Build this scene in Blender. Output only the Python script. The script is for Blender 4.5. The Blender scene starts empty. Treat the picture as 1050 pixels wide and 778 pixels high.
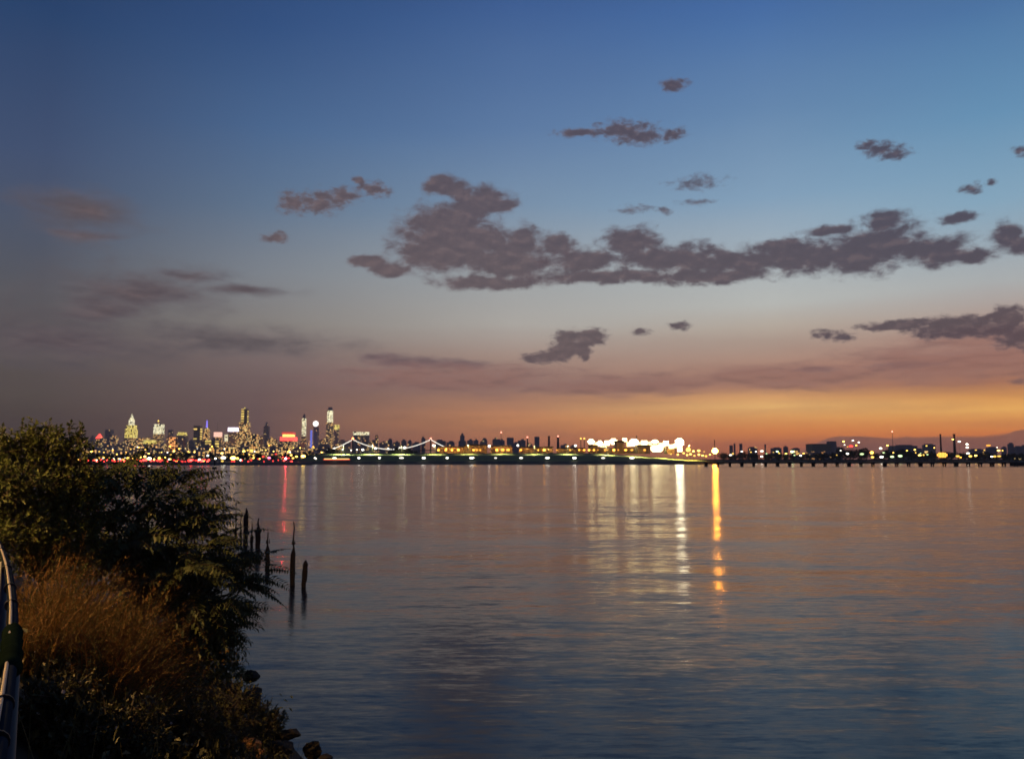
import bpy, bmesh, math, random
from mathutils import Vector, Matrix, noise as mnoise

R = math.radians
sc = bpy.context.scene
COL = sc.collection
rng = random.Random(11)

# ---------------------------------------------------------------- camera model
# positions are laid out from the photograph's pixels with this pin-hole model; every
# object gets its own real distance and size
F = 874.0; CX, CY = 525.0, 389.0; HOR = 471.0
PITCH = math.atan((HOR - CY) / F)
H = 5.6
CP, SP = math.cos(PITCH), math.sin(PITCH)

def ray(px, py):
    u = (px - CX) / F; v = (CY - py) / F
    return Vector((u, CP - SP * v, SP + CP * v))

def at(px, py, Y):
    d = ray(px, py); k = Y / d.y
    return Vector((d.x * k, Y, H + d.z * k))

def zat(py, Y): return at(CX, py, Y).z
def mpp(Y): return Y / F            # metres per photo pixel at distance Y

cam_d = bpy.data.cameras.new('camera'); cam = bpy.data.objects.new('camera', cam_d); COL.objects.link(cam)
cam.location = (0, 0, H); cam.rotation_euler = (R(90) + PITCH, 0, 0)
cam_d.sensor_fit = 'HORIZONTAL'; cam_d.sensor_width = 36.0; cam_d.lens = 36.0 * F / 1050.0
cam_d.clip_start = 0.05; cam_d.clip_end = 60000
sc.camera = cam

sc.view_settings.view_transform = 'Standard'; sc.view_settings.look = 'None'
sc.view_settings.exposure = 0; sc.view_settings.gamma = 1; sc.view_settings.use_curve_mapping = False
sc.render.engine = 'CYCLES'
sc.cycles.max_bounces = 6; sc.cycles.diffuse_bounces = 2; sc.cycles.glossy_bounces = 3
sc.cycles.transmission_bounces = 2; sc.cycles.transparent_max_bounces = 4
sc.cycles.sample_clamp_indirect = 0; sc.cycles.sample_clamp_direct = 0
sc.cycles.use_denoising = True
sc.cycles.filter_width = 1.7

# ---------------------------------------------------------------- node helpers
def lin(c):
    return tuple(((x / 255) / 12.92 if x / 255 <= .04045 else ((x / 255 + .055) / 1.055) ** 2.4) for x in c)

class NT:
    def __init__(s, tree): s.t = tree; s.n = tree.nodes; s.l = tree.links
    def new(s, kind, **kw):
        n = s.n.new(kind)
        for k, v in kw.items(): setattr(n, k, v)
        return n
    def put(s, sock, v):
        if isinstance(v, bpy.types.NodeSocket): s.l.new(v, sock)
        else: sock.default_value = v
    def math(s, op, a, b=None, c=None, clamp=False):
        n = s.new('ShaderNodeMath', operation=op, use_clamp=clamp)
        s.put(n.inputs[0], a)
        if b is not None: s.put(n.inputs[1], b)
        if c is not None: s.put(n.inputs[2], c)
        return n.outputs[0]
    def vec(s, op, a, b=None, c=None, out=0):
        n = s.new('ShaderNodeVectorMath', operation=op)
        s.put(n.inputs[0], a)
        if b is not None: s.put(n.inputs[1], b)
        if c is not None: s.put(n.inputs[2], c)
        return n.outputs[out]
    def length(s, a):
        n = s.new('ShaderNodeVectorMath', operation='LENGTH'); s.put(n.inputs[0], a); return n.outputs['Value']
    def sep(s, v):
        n = s.new('ShaderNodeSeparateXYZ'); s.put(n.inputs[0], v); return n.outputs
    def comb(s, x, y, z):
        n = s.new('ShaderNodeCombineXYZ')
        for i, v in enumerate((x, y, z)): s.put(n.inputs[i], v)
        return n.outputs[0]
    def mapr(s, v, a, b, c=0., d=1., interp='LINEAR'):
        n = s.new('ShaderNodeMapRange', interpolation_type=interp)
        for i, q in enumerate((v, a, b, c, d)): s.put(n.inputs[i], q)
        return n.outputs[0]
    def mix(s, f, a, b, blend='MIX'):
        n = s.new('ShaderNodeMix', data_type='RGBA', blend_type=blend)
        s.put(n.inputs[0], f); s.put(n.inputs[6], a); s.put(n.inputs[7], b)
        return n.outputs[2]
    def noise(s, v, scale, detail=3., rough=.5, dist=0., out='Fac'):
        n = s.new('ShaderNodeTexNoise'); s.put(n.inputs['Vector'], v)
        n.inputs['Scale'].default_value = scale; n.inputs['Detail'].default_value = detail
        n.inputs['Roughness'].default_value = rough; n.inputs['Distortion'].default_value = dist
        return n.outputs[out]
    def ramp(s, f, stops, interp='LINEAR'):
        n = s.new('ShaderNodeValToRGB'); s.put(n.inputs[0], f)
        cr = n.color_ramp; cr.interpolation = interp
        while len(cr.elements) < len(stops): cr.elements.new(0.5)
        for e, (p, c) in zip(cr.elements, sorted(stops)):
            e.position = p; e.color = (*c, 1)
        return n.outputs[0]

def mat(name, col, rough=.8, metal=0., var=0., scale=3., spec=.3, island=0., transl=0., col2=None):
    m = bpy.data.materials.new(name); m.use_nodes = True
    t = NT(m.node_tree); b = t.n['Principled BSDF']
    b.inputs['Roughness'].default_value = rough; b.inputs['Metallic'].default_value = metal
    b.inputs['Specular IOR Level'].default_value = spec
    c = (*col, 1)
    b.inputs['Base Color'].default_value = c
    out = None
    c2 = (*(col2 or tuple(x * .45 for x in col)), 1)
    if var > 0:
        tc = t.new('ShaderNodeTexCoord').outputs['Object']
        nz = t.noise(tc, scale, 5, .6)
        out = t.mix(t.mapr(nz, .35, .68, 0, var), c, c2)
    if island > 0:
        g = t.new('ShaderNodeNewGeometry').outputs['Random Per Island']
        src = out if out is not None else c
        out = t.mix(t.math('MULTIPLY', g, island), src, c2)
    if out is not None: t.l.new(out, b.inputs['Base Color'])
    if transl > 0:
        tr = t.new('ShaderNodeBsdfTranslucent')
        if out is not None: t.l.new(out, tr.inputs[0])
        else: tr.inputs[0].default_value = c
        mx = t.new('ShaderNodeMixShader'); mx.inputs[0].default_value = transl
        t.l.new(b.outputs[0], mx.inputs[1]); t.l.new(tr.outputs[0], mx.inputs[2])
        t.l.new(mx.outputs[0], t.n['Material Output'].inputs['Surface'])
    return m

def matte(name, col, var, scale):
    m = bpy.data.materials.new(name); m.use_nodes = True; t = NT(m.node_tree); t.n.remove(t.n['Principled BSDF'])
    d = t.new('ShaderNodeBsdfDiffuse'); nz = t.noise(t.new('ShaderNodeTexCoord').outputs['Object'], scale, 5, .6)
    t.l.new(t.mix(t.mapr(nz, .35, .68, 0, var), (*col, 1), (*tuple(x * .4 for x in col), 1)), d.inputs[0])
    t.l.new(d.outputs[0], t.n['Material Output'].inputs['Surface']); return m

def emit(name, col, strength, sample=True):
    m = bpy.data.materials.new(name); m.use_nodes = True
    t = NT(m.node_tree); b = t.n['Principled BSDF']
    b.inputs['Base Color'].default_value = (.1, .1, .1, 1)
    b.inputs['Emission Color'].default_value = (*col, 1); b.inputs['Emission Strength'].default_value = strength
    m.cycles.emission_sampling = 'FRONT' if sample else 'NONE'
    return m

def windows(name, wall, density, strength, c1, c2, cw=9., ch=9., fill=.8):
    """facade with a random pattern of lit windows"""
    m = bpy.data.materials.new(name); m.use_nodes = True
    t = NT(m.node_tree); b = t.n['Principled BSDF']
    b.inputs['Roughness'].default_value = .7; b.inputs['Base Color'].default_value = (*wall, 1)
    p = t.sep(t.new('ShaderNodeTexCoord').outputs['Object'])
    u = t.math('MULTIPLY_ADD', p[1], .61, p[0])
    cell = t.comb(t.math('DIVIDE', u, cw), t.math('DIVIDE', p[2], ch), 0.)
    rnd = t.new('ShaderNodeObjectInfo').outputs['Random']
    fl = t.vec('FLOOR', cell); fr = t.sep(t.vec('FRACTION', cell))
    wn = t.new('ShaderNodeTexWhiteNoise', noise_dimensions='4D')
    t.l.new(fl, wn.inputs['Vector']); t.l.new(t.math('MULTIPLY', rnd, 97.), wn.inputs['W'])
    lit = t.math('LESS_THAN', wn.outputs['Value'], density)
    a = (1 - fill) / 2
    msk = t.math('MULTIPLY', t.math('COMPARE', fr[0], .5, .5 - a), t.math('COMPARE', fr[1], .5, .5 - a))
    cc = t.sep(wn.outputs['Color'])
    t.l.new(t.mix(cc[1], (*c1, 1), (*c2, 1)), b.inputs['Emission Color'])
    nrm = t.sep(t.new('ShaderNodeNewGeometry').outputs['Normal'])
    side = t.math('LESS_THAN', t.math('ABSOLUTE', nrm[2]), .5)
    st = t.math('MULTIPLY', t.math('MULTIPLY', lit, msk), t.math('MULTIPLY', side, t.mapr(cc[2], 0, 1, strength * .35, strength)))
    t.l.new(st, b.inputs['Emission Strength'])
    m.cycles.emission_sampling = 'NONE'
    return m

# ---------------------------------------------------------------- mesh builder
class MB:
    def __init__(s): s.v = []; s.f = []; s.m = []
    def add(s, vs, fs, mi=0):
        o = len(s.v); s.v += [tuple(v) for v in vs]
        s.f += [tuple(i + o for i in f) for f in fs]; s.m += [mi] * len(fs)
    def box(s, x0, x1, y0, y1, z0, z1, mi=0, taper=0.):
        cx, cy = (x0 + x1) / 2, (y0 + y1) / 2; k = 1 - taper
        top = [((x - cx) * k + cx, (y - cy) * k + cy, z1) for x, y in ((x0, y0), (x1, y0), (x1, y1), (x0, y1))]
        s.add([(x0, y0, z0), (x1, y0, z0), (x1, y1, z0), (x0, y1, z0)] + top,
              [(0, 3, 2, 1), (4, 5, 6, 7), (0, 1, 5, 4), (1, 2, 6, 5), (2, 3, 7, 6), (3, 0, 4, 7)], mi)
    def tube(s, pts, rad, n=8, mi=0, caps=True):
        pts = [Vector(p) for p in pts]
        rs = rad if isinstance(rad, (list, tuple)) else [rad] * len(pts)
        rings = []; up = Vector((.13, .31, 1)).normalized()
        for i, p in enumerate(pts):
            a = pts[max(i - 1, 0)]; b = pts[min(i + 1, len(pts) - 1)]
            d = (b - a).normalized()
            x = d.cross(up)
            if x.length < .05: x = d.cross(Vector((1, 0, 0)))
            x.normalize(); y = x.cross(d)
            rings.append([p + (x * math.cos(6.2832 * k / n) + y * math.sin(6.2832 * k / n)) * rs[i] for k in range(n)])
        vs = [v for r in rings for v in r]; fs = []
        for i in range(len(pts) - 1):
            for k in range(n):
                fs.append((i * n + k, i * n + (k + 1) % n, (i + 1) * n + (k + 1) % n, (i + 1) * n + k))
        if caps:
            fs.append(tuple(range(n - 1, -1, -1))); fs.append(tuple((len(pts) - 1) * n + k for k in range(n)))
        s.add(vs, fs, mi)
    def ball(s, c, r, nu=8, nv=6, mi=0, sq=(1, 1, 1)):
        c = Vector(c); vs = [c + Vector((0, 0, r * sq[2]))]
        for j in range(1, nv):
            th = math.pi * j / nv
            for i in range(nu):
                ph = 6.2832 * i / nu
                vs.append(c + Vector((r * sq[0] * math.sin(th) * math.cos(ph), r * sq[1] * math.sin(th) * math.sin(ph), r * sq[2] * math.cos(th))))
        vs.append(c - Vector((0, 0, r * sq[2]))); fs = []
        for i in range(nu): fs.append((0, 1 + i, 1 + (i + 1) % nu))
        for j in range(nv - 2):
            for i in range(nu):
                a = 1 + j * nu; fs.append((a + i, a + nu + i, a + nu + (i + 1) % nu, a + (i + 1) % nu))
        L = len(vs) - 1; a = 1 + (nv - 2) * nu
        for i in range(nu): fs.append((a + i, L, a + (i + 1) % nu))
        s.add(vs, fs, mi)
    def leaf(s, base, d, nrm, L, W, mi=0, bend=.15):
        """a pointed leaf folded along its midrib"""
        d = d.normalized(); w = d.cross(nrm)
        if w.length < 1e-3: w = d.cross(Vector((.3, .9, .2)))
        w.normalize(); n = w.cross(d)
        m = base + d * L * .45 - n * L * bend * .3
        tip = base + d * L - n * L * bend
        e = n * W * .28
        s.add([base, m + w * W * .5 + e, tip, m - w * W * .5 + e, m], [(0, 4, 1), (4, 2, 1), (0, 3, 4), (4, 3, 2)], mi)
    def build(s, name, mats, parent=None, loc=None, smooth=False):
        me = bpy.data.meshes.new(name); me.from_pydata(s.v, [], s.f)
        mats = mats if isinstance(mats, (list, tuple)) else [mats]
        for q in mats: me.materials.append(q)
        if len(mats) > 1: me.polygons.foreach_set('material_index', s.m)
        if smooth: me.polygons.foreach_set('use_smooth', [True] * len(me.polygons))
        me.update()
        o = bpy.data.objects.new(name, me); COL.objects.link(o)
        if parent is not None: o.parent = parent
        if loc is not None: o.location = loc
        return o

def tag(o, label=None, cat=None, group=None, kind=None):
    if label: o['label'] = label
    if cat: o['category'] = cat
    if group: o['group'] = group
    if kind: o['kind'] = kind
    return o

def empty(name, loc=(0, 0, 0), rz=0.):
    o = bpy.data.objects.new(name, None); COL.objects.link(o)
    o.location = loc; o.rotation_euler = (0, 0, rz); o.empty_display_size = .2
    return o

def dup(o, parent=None):
    c = o.copy(); COL.objects.link(c)
    if parent is not None: c.parent = parent
    for ch in list(o.children): dup(ch, c)
    return c

ORD = 'zeroth first second third fourth fifth sixth seventh eighth ninth tenth eleventh twelfth thirteenth fourteenth fifteenth sixteenth seventeenth eighteenth nineteenth twentieth'.split()
def ordw(n): return ORD[n] if n < len(ORD) else '%dth' % n

def label_by_landmark(items, marks, joiner=None):
    """items: (obj, px, description). Gives each its own label: what it looks like, and its count out from
    the nearest easily found landmark among the things that look like it."""
    cnt = {}
    rows = []
    for o, px, desc in items:
        lm = min(marks, key=lambda q: abs(q[0] - px))
        rows.append((desc, lm, 'right' if px > lm[0] else 'left', abs(px - lm[0]), o))
    rows.sort(key=lambda r: (r[0], r[1][0], r[2], r[3]))
    for desc, lm, side, _d, o in rows:
        k = (desc, lm[0], side); cnt[k] = cnt.get(k, 0) + 1
        o['label'] = '%s, %s %s of %s' % (desc, ordw(cnt[k]), side, lm[1])

# ---------------------------------------------------------------- sky
HAZE = 6.5e-5

def clear_air(c, e, a):
    # colour of the sky above the haze layer that is seen as c through it
    T = math.exp(-HAZE * min(424 / max(math.sin(e), .02), 9700 / math.cos(a)))
    return tuple(max(.002, (v - (1 - T) * q) / T) for v, q in zip(lin(c), (.105, .085, .088)))

def sky():
    w = bpy.data.worlds.new('World'); sc.world = w; w.use_nodes = True
    t = NT(w.node_tree); bg = t.n['Background']; bg.inputs['Strength'].default_value = 1
    D = t.new('ShaderNodeTexCoord').outputs['Generated']
    x, y, z = t.sep(D)
    az = t.math('ARCTAN2', x, y); el = t.math('ARCSINE', z)
    def azel(px, py):
        d = ray(px, py).normalized(); return math.atan2(d.x, d.y), math.asin(d.z)
    P = t.comb(az, el, 0.)
    # gentle warping so that the bands are not ruled lines
    wz = t.noise(t.vec('MULTIPLY', P, (2.2, 9., 1.)), 1., 4, .55)
    elw = t.math('ADD', el, t.math('MULTIPLY', t.math('SUBTRACT', wz, .5), t.mapr(el, .0, .2, .004, .026)))
    EM = .6
    cols = {
        34: [(0, (42, 66, 106)), (12, (44, 68, 107)), (152, (68, 82, 112)), (230, (80, 87, 104)), (302, (90, 89, 94)), (350, (92, 85, 84)), (402, (92, 82, 78)), (440, (88, 76, 72)), (471, (84, 72, 68))],
        264: [(0, (50, 78, 124)), (22, (53, 81, 127)), (132, (75, 103, 142)), (210, (98, 117, 141)), (280, (125, 130, 138)), (332, (133, 127, 123)), (370, (122, 105, 103)), (402, (114, 94, 92)), (440, (110, 89, 86)), (471, (104, 84, 80))],
        529: [(0, (63, 94, 146)), (22, (68, 99, 149)), (132, (94, 123, 163)), (210, (122, 145, 170)), (280, (158, 163, 166)), (332, (172, 167, 161)), (366, (164, 140, 129)), (397, (152, 119, 107)), (416, (176, 128, 102)), (432, (191, 132, 95)), (452, (168, 112, 88)), (471, (140, 95, 80))],
        794: [(0, (70, 107, 162)), (22, (76, 113, 165)), (112, (102, 135, 173)), (202, (131, 160, 186)), (280, (172, 179, 182)), (312, (182, 183, 179)), (335, (180, 168, 156)), (352, (172, 150, 137)), (378, (172, 132, 115)), (396, (178, 130, 106)), (408, (214, 160, 108)), (417, (224, 175, 114)), (428, (216, 155, 98)), (442, (204, 130, 83)), (456, (176, 108, 82)), (471, (150, 96, 80))],
        1024: [(0, (76, 115, 162)), (15, (80, 120, 165)), (112, (102, 145, 180)), (202, (132, 165, 188)), (292, (168, 172, 173)), (330, (172, 150, 140)), (365, (164, 118, 104)), (390, (165, 115, 93)), (404, (205, 145, 90)), (420, (228, 170, 99)), (432, (216, 146, 86)), (444, (200, 122, 78)), (458, (160, 100, 82)), (471, (140, 92, 84))],
    }
    keys = sorted(cols)
    def rampfor(px):
        st = []
        for py, c in cols[px]:
            a0, e = azel(px, py); st.append((max(0., min(1., (e + .02) / EM)), clear_air(c, e, a0)))
        st.append((1., tuple(v * .55 for v in lin(cols[px][0][1]))))
        return t.ramp(t.mapr(elw, -.02, EM - .02), st)
    cur = rampfor(keys[0]); prev = azel(keys[0], HOR)[0]
    for k in keys[1:]:
        a = azel(k, HOR)[0]
        cur = t.mix(t.mapr(az, prev, a, 0, 1), cur, rampfor(k)); prev = a
    # the sky behind the camera: deep dusk blue-violet
    back = t.ramp(t.mapr(el, -.02, EM), [(0, lin((62, 58, 72))), (.25, lin((60, 66, 98))), (1., lin((28, 42, 84)))])
    cur = t.mix(t.mapr(t.math('ABSOLUTE', az), 1.0, 2.2, 0, 1, 'SMOOTHSTEP'), cur, back)
    # thin streaks low in the sky
    st1 = t.noise(t.vec('MULTIPLY', P, (3.5, 42., 1.)), 1., 6, .62, .3)
    amt = t.math('MULTIPLY', t.mapr(el, .02, .2, 1., 0., 'SMOOTHSTEP'), t.mapr(st1, .46, .68, 0, .32))
    cur = t.mix(amt, cur, t.mix(t.mapr(az, -.5, .5, 0, 1), (*lin((92, 76, 78)), 1), (*lin((150, 104, 96)), 1)))
    big = t.noise(t.vec('MULTIPLY', P, (2.4, 5., 1.)), 1.3, 5, .55)
    cur = t.mix(t.mapr(big, .3, .7, 0, .05), cur, (*lin((96, 92, 112)), 1))

    def cloud(cur, blobs, colour, amp, soft, alpha, nscale, seed, fy=1.7, warp=.010, body=1.):
        fine = t.noise(t.vec('MULTIPLY_ADD', P, (nscale, nscale * fy, 1.), (seed, seed * .7, seed)), 1., 7, .6, .25)
        wv = t.noise(t.vec('MULTIPLY_ADD', P, (26., 40., 1.), (seed * 2., seed, 0)), 1., 4, .55, 0, 'Color')
        Q = t.vec('ADD', P, t.vec('MULTIPLY', t.vec('SUBTRACT', wv, (.5, .5, .5)), (warp * 2, warp, 0)))
        m = None
        for (cx, cy, rx, ry) in blobs:
            a, e = azel(cx, cy)
            a2 = azel(cx + rx, cy)[0] - a; e2 = e - azel(cx, cy + ry)[1]
            sx, sy = 1 / a2, 1 / e2
            d = t.length(t.vec('MULTIPLY_ADD', Q, (sx, sy, 0), (-a * sx, -e * sy, 0)))
            m = d if m is None else t.math('SMOOTH_MIN', m, d, .25)
        dd = t.math('ADD', t.math('MULTIPLY', t.math('SUBTRACT', 1., m), body), t.math('MULTIPLY', t.math('SUBTRACT', fine, .5), amp))
        al = t.mapr(dd, 0., soft, 0, alpha, 'SMOOTHSTEP')
        # billows: the side towards the sunset (down and right) is a little lighter and warmer
        off = t.vec('ADD', P, (.003, -.0055, 0))
        fine2 = t.noise(t.vec('MULTIPLY_ADD', off, (nscale, nscale * fy, 1.), (seed, seed * .7, seed)), 1., 4, .55, .25)
        rel = t.math('SUBTRACT', fine, fine2)
        colour = t.mix(t.mapr(rel, .0, .18, 0, .30), colour, (*lin((66, 60, 72)), 1))
        colour = t.mix(t.mapr(rel, -.02, -.18, 0, .22), colour, (*lin((146, 122, 120)), 1))
        colour = t.mix(t.mapr(dd, .0, soft, .30, 0), colour, (*lin((134, 124, 132)), 1))
        return t.mix(al, cur, colour)

    dark = t.mix(t.mapr(az, -.30, .50, 0, 1), (*lin((114, 96, 96)), 1), (*lin((76, 68, 80)), 1))
    dark2 = t.mix(t.mapr(el, .05, .33, 0, 1), dark, t.mix(t.mapr(az, -.3, .5, 0, 1), (*lin((100, 86, 90)), 1), (*lin((70, 65, 82)), 1)))
    # soft veils at the left
    veil = [(150, 300, 75, 20), (105, 318, 60, 16), (250, 297, 55, 6), (90, 215, 45, 13), (85, 240, 60, 8), (60, 350, 100, 22), (190, 282, 45, 10)]
    cur = cloud(cur, [(130, 300, 150, 44), (85, 222, 95, 36), (60, 345, 190, 48), (230, 350, 150, 26), (250, 298, 70, 10)], (*lin((88, 80, 84)), 1), 1.7, 1.1, .85, 18., 11.3, 2.4)
    cur = cloud(cur, veil, (*lin((92, 80, 84)), 1), 1.5, .95, .8, 26., 7.3, 3.2)
    cur = cloud(cur, [(425, 371, 80, 9), (475, 374, 40, 7), (390, 366, 40, 6), (930, 375, 60, 6), (835, 379, 32, 4), (1045, 390, 16, 4)],
                (*lin((108, 86, 92)), 1), 1.2, .8, .75, 40., 3.1, 3.)
    cur = cloud(cur, [(470, 388, 190, 22), (650, 394, 170, 17), (800, 386, 190, 19), (960, 372, 170, 26), (1080, 372, 110, 26), (1000, 345, 110, 16)], (*lin((154, 112, 104)), 1), 1.2, .7, .72, 20., 6.6, 5.)
    # the broken cloud field
    main = [
            (452, 190, 22, 13), (466, 194, 22, 12), (498, 205, 36, 16), (475, 200, 20, 14), (482, 213, 30, 14), (470, 222, 40, 20), (505, 212, 26, 10), (460, 240, 66, 38), (450, 262, 70, 26), (500, 245, 40, 26), (520, 270, 60, 24), (375, 267, 26, 8), (400, 276, 28, 10), (500, 290, 70, 10), (518, 211, 20, 11), (534, 244, 30, 18), (530, 255, 36, 16), (570, 250, 26, 16)]
    small = [(697, 334, 15, 6), (658, 340, 13, 5), (846, 343, 20, 8), (863, 346, 18, 6), (692, 87, 19, 10), (640, 134, 46, 14), (655, 140, 44, 12), (594, 136, 34, 6), (690, 139, 20, 10), (905, 154, 26, 11), (889, 149, 15, 7), (918, 158, 22, 9),
            (995, 194, 15, 9), (1018, 187, 9, 6), (1048, 154, 14, 8),
            (300, 208, 21, 17), (328, 207, 32, 17), (352, 201, 22, 12), (382, 194, 25, 10), (366, 186, 10, 6), (282, 244, 18, 8),]
    band = [(600, 268, 62, 18), (648, 248, 42, 20), (690, 266, 92, 21), (620, 284, 120, 10), (760, 270, 92, 19), (735, 283, 90, 11), (830, 264, 76, 24), (900, 252, 78, 32), (905, 228, 26, 16), (880, 262, 60, 28), (960, 258, 62, 23), (1000, 262, 34, 14), (1034, 240, 28, 18), (1050, 250, 24, 14), (985, 223, 30, 7), (850, 237, 38, 8), (800, 252, 40, 12)]
    cur = cloud(cur, small, dark2, 2.2, .85, .93, 92., 8.2, 1.8, .007, 1.15)
    cur = cloud(cur, main, dark2, 1.9, .8, .93, 46., 1.7, 1.7, .013, 1.5)
    cur = cloud(cur, band, dark2, 2.0, .8, .94, 46., 5.9, 1.7, .013, 1.4)
    cur = cloud(cur, [(715, 188, 36, 10), (715, 208, 24, 5), (650, 215, 22, 6), (682, 216, 12, 5)], dark2, 2.4, 1.0, .8, 84., 9.1)
    low = [(582, 350, 20, 15), (603, 346, 25, 12), (596, 358, 13, 11), (586, 357, 18, 11), (600, 364, 6, 9), (572, 360, 14, 10), (562, 366, 30, 8), (550, 368, 22, 6), (576, 362, 16, 9), 
           (985, 335, 76, 16), (1032, 326, 26, 16), (1050, 344, 44, 18), (925, 333, 62, 7)]
    cur = cloud(cur, low, dark, 2.0, .75, .92, 84., 2.3, 1.8, .006, 1.6)
    # the low cloud bank over the far shore at the right
    bank = [(960, 466, 190, 20), (862, 456, 26, 9), (884, 456, 40, 9), (940, 458, 60, 9), (1010, 458, 70, 9), (1064, 448, 40, 9), (1120, 462, 160, 26)]
    cur = cloud(cur, bank, (*lin((140, 98, 90)), 1), .30, .16, .8, 30., 4.4, 2., .003)
    # physical twilight sky underneath it all
    nis = t.new('ShaderNodeTexSky', sky_type='NISHITA'); nis.sun_disc = False
    nis.sun_elevation = R(1.0); nis.sun_rotation = R(40)
    tot = t.new('ShaderNodeMix', data_type='RGBA', blend_type='ADD', clamp_result=False)
    tot.inputs[0].default_value = .004
    t.l.new(cur, tot.inputs[6]); t.l.new(nis.outputs[0], tot.inputs[7])
    t.l.new(tot.outputs[2], bg.inputs['Color'])
sky()

sun_d = bpy.data.lights.new('sun', 'SUN'); sun_d.energy = .03; sun_d.angle = R(12); sun_d.color = (1, .62, .36)
sun_d.specular_factor = 0.
sun = bpy.data.objects.new('sun', sun_d); COL.objects.link(sun)
sun.rotation_euler = Vector((math.sin(R(40)) * -1, -math.cos(R(40)), -math.tan(R(1.0)))).to_track_quat('-Z', 'Y').to_euler()

# ---------------------------------------------------------------- water
def water():
    m = bpy.data.materials.new('river_water'); m.use_nodes = True
    t = NT(m.node_tree); b = t.n['Principled BSDF']
    b.inputs['Base Color'].default_value = (.010, .014, .022, 1)
    b.inputs['Roughness'].default_value = .16; b.inputs['IOR'].default_value = 1.33
    p = t.new('ShaderNodeTexCoord').outputs['Object']
    # wave slopes from several wave trains (crests lie across the view)
    calm = t.mapr(t.noise(t.vec('MULTIPLY', p, (.012, .035, 1)), 1., 3, .5), .35, .68, .42, 1.05)
    tot = None
    for sx, sy, ax, ay, rz in ((.010, .045, .0, .04, .05), (.055, .24, .02, .075, .10), (.24, 1.1, .03, .10, -.12), (.9, 4.0, .04, .12, .08), (3.0, 13., .05, .105, -.06)):
        mp = t.new('ShaderNodeMapping'); mp.inputs['Rotation'].default_value = (0, 0, rz); mp.inputs['Scale'].default_value = (sx, sy, 1)
        t.l.new(p, mp.inputs['Vector'])
        c = t.noise(mp.outputs[0], 1., 3, .5, .4, 'Color')
        s = t.vec('MULTIPLY', t.vec('SUBTRACT', c, (.5, .5, .5)), (ax * 2, ay * 2, 0))
        tot = s if tot is None else t.vec('ADD', tot, s)
    sc_ = t.new('ShaderNodeVectorMath', operation='SCALE'); t.l.new(tot, sc_.inputs[0]); t.l.new(calm, sc_.inputs['Scale'])
    nn = t.vec('NORMALIZE', t.vec('ADD', sc_.outputs[0], (0, 0, 1)))
    t.l.new(nn, b.inputs['Normal'])
    mb = MB(); mb.add([(-8000, -200, 0), (8000, -200, 0), (8000, 9500, 0), (-8000, 9500, 0)], [(0, 1, 2, 3)])
    tag(mb.build('water', m), kind='structure')
    bed = MB(); bed.add([(-8000, -200, -3), (8000, -200, -3), (8000, 9500, -3), (-8000, 9500, -3)], [(0, 1, 2, 3)])
    tag(bed.build('ground', mat('river_mud', (.06, .05, .04), .9)), kind='structure')
water()

# ---------------------------------------------------------------- bank under the camera
SH = [(-30, 15), (-5, 8.5), (5, 4.2), (12, -.9), (16, -3.6), (22, -7.0), (30, -13.2), (42, -24), (60, -42), (100, -86), (160, -150), (300, -300)]
RL = [(-30, 15 - 14), (-5, 2.2), (0, -.10), (1.42, -.84), (2.7, -1.55), (3.8, -2.21), (4.86, -2.87), (5.83, -3.5), (7.5, -4.75), (10, -6.9), (13, -9.8), (20, -17.5), (30, -29), (60, -66), (160, -190), (300, -360)]
def interp(tab, y):
    if y <= tab[0][0]: return tab[0][1]
    for (a, b), (c, d) in zip(tab, tab[1:]):
        if y <= c: return b + (d - b) * (y - a) / (c - a)
    return tab[-1][1]
def bank_z(x, y):
    s, r = interp(SH, y), interp(RL, y)
    k = (s - x) / max(s - r, .5)
    if k >= 1: return 4.0
    if k <= 0: return max(-2.5, k * 4.0)
    z = 4.0 * k ** .92
    return z + .22 * mnoise.noise(Vector((x * .7, y * .7, 0))) * min(1, k * 5) * min(1, (1 - k) * 6)

def bank():
    mb = MB(); ys = [-30, -20, -12, -6, -3] + [i * .5 for i in range(-3, 70)] + [36, 39, 42, 46, 50, 55, 60, 70, 80, 100, 130, 160, 220, 300]
    N = 34; vs = []
    for y in ys:
        s, r = interp(SH, y), interp(RL, y)
        for i in range(N):
            k = -.25 + 1.25 * i / (N - 6) if i < N - 5 else None
            x = s - (s - r) * k if k is not None else r - [1.0, 3, 8, 20, 60][i - (N - 5)]
            vs.append((x, y, bank_z(x, y)))
    fs = [(j * N + i, j * N + i + 1, (j + 1) * N + i + 1, (j + 1) * N + i) for j in range(len(ys) - 1) for i in range(N - 1)]
    mb.add(vs, fs)
    m = mat('bank_soil', (.028, .024, .018), .95, var=.8, scale=2.5)
    tag(mb.build('ground', m, smooth=True), kind='structure')
    # path on the top of the bank, behind the rail
    pm = MB(); vs = []; yy = [-6 + i * .5 for i in range(40)]
    for y in yy:
        r = interp(RL, y); vs += [(r - .12, y, 4.02), (r - 3.2, y, 4.02)]
    pm.add(vs, [(2 * i, 2 * i + 2, 2 * i + 3, 2 * i + 1) for i in range(len(yy) - 1)])
    tag(pm.build('path', mat('path_concrete', (.28, .25, .22), .9, var=.6, scale=4)), kind='structure')
bank()

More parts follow.
